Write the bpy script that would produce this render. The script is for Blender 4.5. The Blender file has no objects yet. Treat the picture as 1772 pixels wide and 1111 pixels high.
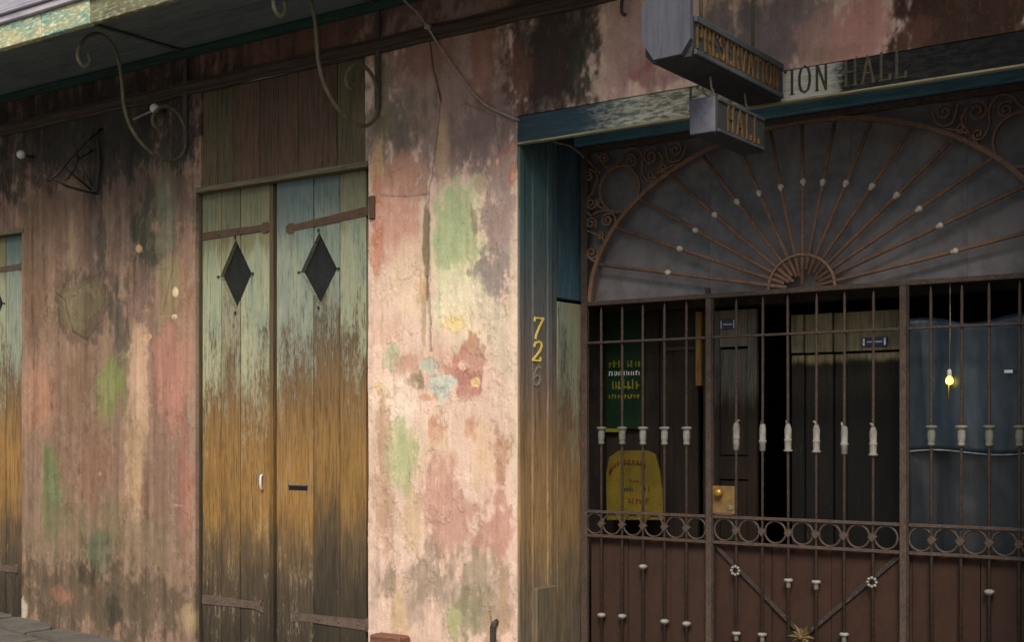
import bpy, math, random
import numpy as np
from mathutils import Vector

random.seed(7)
SC = bpy.context.scene
COL = SC.collection
R = math.radians

# ------------------------------------------------------------------ camera
# World: the wall face is the plane y = 0, x runs along the wall, the street lies at y < 0.
CAM = Vector((4.42322, -6.29289, 1.5))
BETA = R(35.33224)
FPX, CX, VY = 2250.0, 886.0, 744.0        # focal length, centre column and horizon row of the photograph (1772 px wide)
cd = bpy.data.cameras.new('camera')
cam = bpy.data.objects.new('camera', cd)
COL.objects.link(cam)
cam.location = CAM
cam.rotation_euler = (math.pi / 2, 0, BETA)
cd.sensor_width = 36.0
cd.lens = FPX / 1772 * 36.0
cd.shift_y = (VY - 555.5) / 1772
cd.clip_start = 0.05
cd.clip_end = 1000
SC.camera = cam

# ------------------------------------------------------------------ world, sun, exposure
SUN_EL, SUN_AZ = R(46), R(-30)            # azimuth measured from the street's normal towards the left
world = bpy.data.worlds.new('World')
SC.world = world
world.use_nodes = True
wn = world.node_tree.nodes
wl = world.node_tree.links
wn.clear()
wo = wn.new('ShaderNodeOutputWorld')
wb = wn.new('ShaderNodeBackground')
ws = wn.new('ShaderNodeTexSky')
ws.sky_type = 'NISHITA'
ws.sun_disc = False
ws.sun_elevation = SUN_EL
ws.sun_rotation = math.pi + SUN_AZ
ws.air_density = 1.0
ws.dust_density = 3.0
wb.inputs[1].default_value = 0.055
wl.new(ws.outputs[0], wb.inputs[0])
wl.new(wb.outputs[0], wo.inputs[0])
sd = bpy.data.lights.new('sun', 'SUN')
sd.energy = 1.5
sd.angle = R(24)
sd.color = (1.0, 0.95, 0.87)
sun = bpy.data.objects.new('sun', sd)
COL.objects.link(sun)
sdir = Vector((-math.sin(SUN_AZ) * math.cos(SUN_EL), -math.cos(SUN_AZ) * math.cos(SUN_EL), math.sin(SUN_EL)))
sun.rotation_euler = sdir.to_track_quat('Z', 'Y').to_euler()
SC.view_settings.view_transform = 'Standard'
SC.view_settings.look = 'None'
SC.view_settings.exposure = 1.25
SC.view_settings.gamma = 1.0
SC.view_settings.use_curve_mapping = False

# ------------------------------------------------------------------ measuring helpers
FWD = Vector((-math.sin(BETA), math.cos(BETA), 0))
RGT = Vector((math.cos(BETA), math.sin(BETA), 0))


def ray(px, py):
    return RGT * ((px - CX) / FPX) + FWD + Vector((0, 0, (VY - py) / FPX))


def at(px, py, Y=0.0):
    """Point of the plane y = Y that the photograph shows at a pixel."""
    r = ray(px, py)
    return CAM + r * ((Y - CAM.y) / r.y)


def atx(px, py, X):
    """The same for a plane x = X (things that stick out of the wall)."""
    r = ray(px, py)
    return CAM + r * ((X - CAM.x) / r.x)


def lin(c):
    o = []
    for v in c[:3]:
        v = v / 255.0
        o.append(v / 12.92 if v <= 0.04045 else ((v + 0.055) / 1.055) ** 2.4)
    return o


def rgba(c, k=1.0):
    l = lin(c)
    return (l[0] * k, l[1] * k, l[2] * k, 1.0)


# ------------------------------------------------------------------ mesh helpers
class MB:
    def __init__(s):
        s.v = []
        s.f = []
        s.smooth = []

    def add(s, vs, fs, smooth=False):
        b = len(s.v)
        s.v += [tuple(v) for v in vs]
        for f in fs:
            s.f.append(tuple(i + b for i in f))
            s.smooth.append(smooth)
        return s

    def box(s, a, b, bev=0.0):
        x0, y0, z0 = [min(p, q) for p, q in zip(a, b)]
        x1, y1, z1 = [max(p, q) for p, q in zip(a, b)]
        if bev <= 0:
            vs = [(x0, y0, z0), (x1, y0, z0), (x1, y1, z0), (x0, y1, z0), (x0, y0, z1), (x1, y0, z1), (x1, y1, z1), (x0, y1, z1)]
            fs = [(0, 3, 2, 1), (4, 5, 6, 7), (0, 1, 5, 4), (1, 2, 6, 5), (2, 3, 7, 6), (3, 0, 4, 7)]
            return s.add(vs, fs)
        import bmesh
        bm = bmesh.new()
        vv = [bm.verts.new(p) for p in [(x0, y0, z0), (x1, y0, z0), (x1, y1, z0), (x0, y1, z0), (x0, y0, z1), (x1, y0, z1), (x1, y1, z1), (x0, y1, z1)]]
        for f in [(0, 3, 2, 1), (4, 5, 6, 7), (0, 1, 5, 4), (1, 2, 6, 5), (2, 3, 7, 6), (3, 0, 4, 7)]:
            bm.faces.new([vv[i] for i in f])
        bmesh.ops.bevel(bm, geom=list(bm.edges), offset=bev, segments=1, affect='EDGES', profile=0.5)
        bm.verts.index_update()
        s.add([v.co[:] for v in bm.verts], [tuple(v.index for v in f.verts) for f in bm.faces])
        bm.free()
        return s

    def tube(s, pts, r, n=8, cap=True):
        pts = [Vector(p) for p in pts]
        rs = r if isinstance(r, (list, tuple)) else [r] * len(pts)
        rings = []
        prev = None
        for i, p in enumerate(pts):
            t = (pts[min(i + 1, len(pts) - 1)] - pts[max(i - 1, 0)])
            if t.length < 1e-9:
                t = Vector((0, 0, 1))
            t.normalize()
            if prev is None:
                u = t.orthogonal().normalized()
            else:
                u = prev - t * prev.dot(t)
                u = u.normalized() if u.length > 1e-6 else t.orthogonal().normalized()
            prev = u
            w = t.cross(u)
            rings.append([p + (u * math.cos(2 * math.pi * k / n) + w * math.sin(2 * math.pi * k / n)) * rs[i] for k in range(n)])
        vs = [q for ring in rings for q in ring]
        fs = []
        for i in range(len(pts) - 1):
            for k in range(n):
                k2 = (k + 1) % n
                fs.append((i * n + k, i * n + k2, (i + 1) * n + k2, (i + 1) * n + k))
        if cap:
            fs.append(tuple(range(n - 1, -1, -1)))
            fs.append(tuple(range((len(pts) - 1) * n, len(pts) * n)))
        return s.add(vs, fs, True)

    def strip(s, pts, nrm, w, t):
        """flat bar: width w across (in plane with nrm), thickness t along nrm"""
        pts = [Vector(p) for p in pts]
        nrm = Vector(nrm).normalized()
        vs = []
        for i, p in enumerate(pts):
            d = (pts[min(i + 1, len(pts) - 1)] - pts[max(i - 1, 0)]).normalized()
            u = d.cross(nrm).normalized()
            for a, b in ((-1, -1), (1, -1), (1, 1), (-1, 1)):
                vs.append(p + u * (a * w / 2) + nrm * (b * t / 2))
        fs = []
        for i in range(len(pts) - 1):
            for k in range(4):
                k2 = (k + 1) % 4
                fs.append((i * 4 + k, i * 4 + k2, i * 4 + 4 + k2, i * 4 + 4 + k))
        n = len(pts)
        fs += [(3, 2, 1, 0), (n * 4 - 4, n * 4 - 3, n * 4 - 2, n * 4 - 1)]
        return s.add(vs, fs)

    def lathe(s, base, prof, n=10, axis=(0, 0, 1)):
        """prof: list of (radius, height along axis)"""
        ax = Vector(axis).normalized()
        u = ax.orthogonal().normalized()
        w = ax.cross(u)
        base = Vector(base)
        vs = []
        for r, h in prof:
            for k in range(n):
                a = 2 * math.pi * k / n
                vs.append(base + ax * h + (u * math.cos(a) + w * math.sin(a)) * r)
        fs = []
        for i in range(len(prof) - 1):
            for k in range(n):
                k2 = (k + 1) % n
                fs.append((i * n + k, i * n + k2, (i + 1) * n + k2, (i + 1) * n + k))
        fs.append(tuple(range(n - 1, -1, -1)))
        fs.append(tuple(range((len(prof) - 1) * n, len(prof) * n)))
        return s.add(vs, fs, True)

    def prism(s, poly, ext):
        poly = [Vector(p) for p in poly]
        ext = Vector(ext)
        n = len(poly)
        vs = poly + [p + ext for p in poly]
        fs = [tuple(range(n)), tuple(range(2 * n - 1, n - 1, -1))]
        for k in range(n):
            k2 = (k + 1) % n
            fs.append((k2, k, n + k, n + k2))
        return s.add(vs, fs)

    def mesh(s, name, mat, origin=(0, 0, 0)):
        me = bpy.data.meshes.new(name)
        o = Vector(origin)
        me.from_pydata([(v[0] - o.x, v[1] - o.y, v[2] - o.z) for v in s.v], [], s.f)
        import bmesh
        bm = bmesh.new()
        bm.from_mesh(me)
        bmesh.ops.recalc_face_normals(bm, faces=bm.faces)
        bm.to_mesh(me)
        bm.free()
        me.polygons.foreach_set('use_smooth', s.smooth)
        if mat:
            me.materials.append(mat)
        me.update()
        return me

    def build(s, name, mat, parent=None, loc=None):
        """one mesh object; vertices are given in world metres"""
        wp = wpos(parent) if parent else Vector((0, 0, 0))
        l = Vector(loc) if loc is not None else wp
        ob = bpy.data.objects.new(name, s.mesh(name, mat, l))
        COL.objects.link(ob)
        if parent:
            ob.parent = parent
        ob.location = l - wp
        return ob


def wpos(o):
    p = Vector(o.location)
    while o.parent:
        o = o.parent
        p += Vector(o.location)
    return p


def tag(o, label=None, cat=None, group=None, kind=None):
    if label:
        o['label'] = label
    if cat:
        o['category'] = cat
    if group:
        o['group'] = group
    if kind:
        o['kind'] = kind
    return o


def empty(name, loc=(0, 0, 0), label=None, cat=None, group=None, kind=None, parent=None):
    o = bpy.data.objects.new(name, None)
    COL.objects.link(o)
    o.empty_display_size = 0.1
    if parent:
        o.parent = parent
        o.location = Vector(loc) - wpos(parent)
    else:
        o.location = loc
    return tag(o, label, cat, group, kind)


def instance(src, loc, parent, name=None):
    """another object of the same mesh; loc in world metres"""
    c = src.copy()
    COL.objects.link(c)
    c.parent = parent
    c.location = Vector(loc) - wpos(parent)
    return c


# ------------------------------------------------------------------ material helpers
def new_mat(name):
    m = bpy.data.materials.new(name)
    m.use_nodes = True
    nt = m.node_tree
    b = nt.nodes['Principled BSDF']
    b.inputs['Specular IOR Level'].default_value = 0.3
    return m, nt, b


def nd(nt, t, **kw):
    n = nt.nodes.new(t)
    for k, v in kw.items():
        setattr(n, k, v)
    return n


def noise(nt, vec, scale=5.0, detail=4.0, rough=0.6, sc=(1, 1, 1)):
    mp = nd(nt, 'ShaderNodeMapping')
    mp.inputs['Scale'].default_value = sc
    nt.links.new(vec, mp.inputs['Vector'])
    n = nd(nt, 'ShaderNodeTexNoise')
    n.inputs['Scale'].default_value = scale
    n.inputs['Detail'].default_value = detail
    n.inputs['Roughness'].default_value = rough
    nt.links.new(mp.outputs[0], n.inputs['Vector'])
    return n.outputs['Fac']


def ramp(nt, fac, stops, interp='LINEAR'):
    r = nd(nt, 'ShaderNodeValToRGB')
    r.color_ramp.interpolation = interp
    els = r.color_ramp.elements
    while len(els) > 1:
        els.remove(els[-1])
    els[0].position = stops[0][0]
    els[0].color = stops[0][1]
    for p, c in stops[1:]:
        e = els.new(p)
        e.color = c
    if fac is not None:
        nt.links.new(fac, r.inputs[0])
    return r.outputs[0]


def mix(nt, fac, a, b, mode='MIX'):
    m = nd(nt, 'ShaderNodeMix', data_type='RGBA', blend_type=mode)
    for i, v in ((0, fac), (6, a), (7, b)):
        if hasattr(v, 'is_linked'):
            nt.links.new(v, m.inputs[i])
        else:
            m.inputs[i].default_value = v
    return m.outputs[2]


def math_n(nt, op, a, b=None, c=None, clamp=False):
    m = nd(nt, 'ShaderNodeMath', operation=op, use_clamp=clamp)
    for i, v in enumerate((a, b, c)):
        if v is None:
            continue
        if hasattr(v, 'is_linked'):
            nt.links.new(v, m.inputs[i])
        else:
            m.inputs[i].default_value = v
    return m.outputs[0]


def bump(nt, b, h, strength=0.4, dist=0.004):
    bp = nd(nt, 'ShaderNodeBump')
    bp.inputs['Strength'].default_value = strength
    bp.inputs['Distance'].default_value = dist
    nt.links.new(h, bp.inputs['Height'])
    nt.links.new(bp.outputs[0], b.inputs['Normal'])


def grey(v):
    return (v, v, v, 1)


def wood_mat(name, stops, z0, z1, horiz=False, grain_axis='z', vary=0.28, warp=0.35, rough=0.85, k=1.0, cracks=0.6, paint=None, pmid=1.8, prange=1.1):
    """weathered board: bare wood coloured by height, broken up by grain; paint = colour stops of the old
    paint, which still covers the top and has flaked away lower down"""
    m, nt, b = new_mat(name)
    tc = nd(nt, 'ShaderNodeTexCoord').outputs['Object']
    oi = nd(nt, 'ShaderNodeObjectInfo').outputs['Random']
    cmb = nd(nt, 'ShaderNodeCombineXYZ')
    nt.links.new(math_n(nt, 'MULTIPLY', oi, 37.0), cmb.inputs[0])
    nt.links.new(math_n(nt, 'MULTIPLY', oi, 11.0), cmb.inputs[1])
    nt.links.new(math_n(nt, 'MULTIPLY', oi, 3.0), cmb.inputs[2])
    va = nd(nt, 'ShaderNodeVectorMath', operation='ADD')
    nt.links.new(tc, va.inputs[0])
    nt.links.new(cmb.outputs[0], va.inputs[1])
    vec = va.outputs[0]
    S = {'z': (1, 1, 0.06), 'x': (0.06, 1, 1), 'y': (1, 0.06, 1)}[grain_axis]
    S2 = {'z': (1, 1, 0.3), 'x': (0.3, 1, 1), 'y': (1, 0.3, 1)}[grain_axis]
    S3 = {'z': (1, 1, 0.14), 'x': (0.14, 1, 1), 'y': (1, 0.14, 1)}[grain_axis]
    g1 = noise(nt, vec, 62, 7, 0.74, S)
    g2 = noise(nt, vec, 105, 5, 0.72, {'z': (1, 1, 0.04), 'x': (0.04, 1, 1), 'y': (1, 0.04, 1)}[grain_axis])
    g3 = noise(nt, vec, 6, 5, 0.65, S2)
    gf = noise(nt, vec, 26, 8, 0.74, S3)
    gq = noise(nt, vec, 60, 5, 0.7, {'z': (1, 1, .3), 'x': (.3, 1, 1), 'y': (1, .3, 1)}[grain_axis])
    sp = nd(nt, 'ShaderNodeSeparateXYZ')
    nt.links.new(tc, sp.inputs[0])
    zz = math_n(nt, 'MULTIPLY_ADD', math_n(nt, 'SUBTRACT', g3, 0.5), warp * 2.0, sp.outputs[2])
    zz = math_n(nt, 'MULTIPLY_ADD', math_n(nt, 'SUBTRACT', gf, 0.5), warp * 1.6, zz)

    zz = math_n(nt, 'MULTIPLY_ADD', math_n(nt, 'SUBTRACT', oi, 0.5), warp * .7, zz)

    def by_height(st):
        mr = nd(nt, 'ShaderNodeMapRange')
        mr.inputs[1].default_value = z0
        mr.inputs[2].default_value = z1
        nt.links.new(zz, mr.inputs[0])
        return ramp(nt, mr.outputs[0], [((z - z0) / (z1 - z0), rgba(c, k)) for z, c in st])
    col = by_height(stops)
    col = mix(nt, 1.0, col, ramp(nt, g1, [(0.32, grey(1 - vary * 1.7)), (0.5, grey(1.0)), (0.68, grey(1 + vary))]), 'MULTIPLY')
    col = mix(nt, 1.0, col, ramp(nt, g3, [(0.35, (0.82, 0.82, 0.84, 1)), (0.5, grey(1)), (0.65, (1.12, 1.08, 1.0, 1))]), 'MULTIPLY')
    h = g1
    if paint:
        pc = by_height(paint)
        pc = mix(nt, 1.0, pc, ramp(nt, g3, [(0.32, (0.66, 0.80, 0.92, 1)), (0.48, (0.96, 0.98, 1, 1)), (0.56, grey(1)), (0.68, (1.16, 1.04, 0.82, 1))]), 'MULTIPLY')
        pc = mix(nt, 1.0, pc, ramp(nt, g1, [(0.32, grey(0.8)), (0.5, grey(1)), (0.68, grey(1.14))]), 'MULTIPLY')
        mr = nd(nt, 'ShaderNodeMapRange')
        mr.inputs[1].default_value = pmid - prange
        mr.inputs[2].default_value = pmid + prange
        nt.links.new(sp.outputs[2], mr.inputs[0])
        f = math_n(nt, 'MULTIPLY_ADD', math_n(nt, 'SUBTRACT', gf, 0.5), 1.9, mr.outputs[0])
        f = math_n(nt, 'MULTIPLY_ADD', math_n(nt, 'SUBTRACT', gq, 0.5), 1.6, f)
        f = math_n(nt, 'MULTIPLY_ADD', math_n(nt, 'SUBTRACT', g3, 0.5), 1.4, f)
        f = math_n(nt, 'MULTIPLY_ADD', math_n(nt, 'SUBTRACT', oi, 0.5), .38, f)
        f = ramp(nt, f, [(0.3, grey(0)), (0.48, grey(0.5)), (0.72, grey(0.95))])
        col = mix(nt, f, col, pc)
        h = math_n(nt, 'MULTIPLY_ADD', f, 0.25, g1)
    col = mix(nt, 1.0, col, ramp(nt, oi, [(0, (0.86, 0.88, 0.9, 1)), (1, (1.12, 1.09, 1.05, 1))]), 'MULTIPLY')
    cr = ramp(nt, g2, [(0.37, grey(1)), (0.43, grey(0))])
    col = mix(nt, math_n(nt, 'MULTIPLY', cr, cracks), col, (0.012, 0.01, 0.008, 1))
    fk = ramp(nt, gf, [(0.655, grey(0)), (0.68, grey(0.5))])
    col = mix(nt, fk, col, rgba((190, 180, 146), k * .8))
    nt.links.new(col, b.inputs['Base Color'])
    b.inputs['Roughness'].default_value = rough
    bump(nt, b, math_n(nt, 'MULTIPLY_ADD', g2, 0.5, h), 0.6, 0.004)
    return m


def mottled_mat(name, c1, c2, scale=8.0, rough=0.7, metallic=0.0, c3=None, bs=0.3, stretch=(1, 1, 1), k=1.0, spec=0.3):
    m, nt, b = new_mat(name)
    tc = nd(nt, 'ShaderNodeTexCoord').outputs['Object']
    n1 = noise(nt, tc, scale, 6, 0.65, stretch)
    n2 = noise(nt, tc, scale * 6, 4, 0.65, stretch)
    col = ramp(nt, n1, [(0.35, rgba(c1, k)), (0.62, rgba(c2, k))])
    if c3:
        col = mix(nt, ramp(nt, n2, [(0.52, grey(0)), (0.66, grey(0.85))]), col, rgba(c3, k))
    col = mix(nt, 1.0, col, ramp(nt, n2, [(0.3, grey(0.7)), (0.7, grey(1.25))]), 'MULTIPLY')
    nt.links.new(col, b.inputs['Base Color'])
    b.inputs['Roughness'].default_value = rough
    b.inputs['Metallic'].default_value = metallic
    b.inputs['Specular IOR Level'].default_value = spec
    bump(nt, b, math_n(nt, 'MULTIPLY_ADD', n2, 0.5, n1), bs, 0.003)
    return m


M = {}
M['iron_rust'] = mottled_mat('rusted_iron', (78, 66, 58), (98, 82, 70), 14, 0.7, 0.0, (112, 84, 64), 0.4, k=.62)
M['iron_dark'] = mottled_mat('dark_iron', (38, 36, 34), (58, 50, 44), 14, 0.7, 0.0, (80, 60, 46), 0.4)
M['hinge_rust'] = mottled_mat('rusty_hinge_iron', (88, 70, 57), (112, 84, 66), 12, 0.85, 0.0, (66, 54, 47), 0.5, k=.75)
M['hinge_low'] = mottled_mat('dark_hinge_iron', (84, 70, 60), (106, 88, 75), 12, 0.85, 0.0, (62, 54, 48), 0.5, k=.95)
M['collar_white'] = mottled_mat('chipped_white_casting', (150, 144, 132), (184, 178, 166), 22, 0.8, 0.0, (110, 98, 84), 0.4, k=.62)
M['collar_green'] = mottled_mat('mossy_grey_casting', (122, 124, 108), (150, 148, 134), 22, 0.8, 0.0, (92, 84, 70), 0.4, k=.62)
M['knob_pale'] = mottled_mat('pale_cast_knob', (168, 160, 148), (196, 188, 174), 22, 0.8, 0.0, (128, 112, 94), 0.4, k=1.1)
M['scroll_iron'] = mottled_mat('weathered_olive_iron', (98, 96, 76), (128, 122, 96), 9, 0.7, 0.0, (70, 66, 52), 0.3, k=.7)
M['scroll_dark'] = mottled_mat('sooty_iron', (62, 60, 56), (80, 76, 68), 9, 0.75, 0.0, (54, 50, 44), 0.3)
M['gold'] = mottled_mat('tarnished_gold_paint', (96, 74, 38), (160, 120, 56), 26, 0.6, 0.0, (70, 58, 40), 0.2, k=.52)
M['gold_bright'] = mottled_mat('bright_gold_paint', (224, 196, 70), (246, 226, 120), 30, 0.45, 0.0, (190, 150, 50), 0.2)
M['worn_number'] = mottled_mat('worn_grey_paint', (120, 112, 104), (146, 138, 128), 60, 0.8, 0.0, (84, 74, 66), 0.2)
M['brass'] = mottled_mat('old_brass', (150, 112, 40), (190, 148, 62), 20, 0.4, 0.6, (110, 84, 40), 0.2)
M['cable'] = mottled_mat('grey_cable_jacket', (120, 110, 100), (152, 140, 126), 14, 0.7)
M['white'] = mottled_mat('white_glaze', (196, 196, 198), (214, 214, 214), 10, 0.4)
M['black'] = mottled_mat('black_void_paint', (20, 20, 20), (28, 28, 26), 8, 0.9)
M['plate_blue'] = mottled_mat('blue_enamel', (14, 20, 60), (20, 30, 82), 30, 0.3, spec=0.5)

# ------------------------------------------------------------------ numpy noise
_T = {}


def vnoise(x, z, seed):
    if seed not in _T:
        _T[seed] = np.random.RandomState(seed).rand(257, 257)
    T = _T[seed]
    xi = np.floor(x).astype(int)
    zi = np.floor(z).astype(int)
    fx = x - xi
    fz = z - zi
    fx = fx * fx * (3 - 2 * fx)
    fz = fz * fz * (3 - 2 * fz)
    a, b_, c, d = xi % 256, (xi + 1) % 256, zi % 256, (zi + 1) % 256
    return (T[a, c] * (1 - fx) + T[b_, c] * fx) * (1 - fz) + (T[a, d] * (1 - fx) + T[b_, d] * fx) * fz


def fbm(x, z, sx, sz, oct=4, seed=1, gain=0.55):
    t = np.zeros_like(x)
    am, tot = 1.0, 0.0
    for o in range(oct):
        t += am * vnoise(x / sx + 31.7 * o, z / sz + 17.3 * o, seed + o)
        tot += am
        am *= gain
        sx *= 0.5
        sz *= 0.5
    return t / tot - 0.5


def smooth(e0, e1, v):
    t = np.clip((v - e0) / (e1 - e0), 0, 1)
    return t * t * (3 - 2 * t)


# ------------------------------------------------------------------ the stucco wall: pigment and relief
K = 0.88      # photographed colour -> pigment


def pig(c):
    l = np.array(lin(c))
    return (l * .84 + l.dot((.3, .59, .11)) * .16) * K


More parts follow.
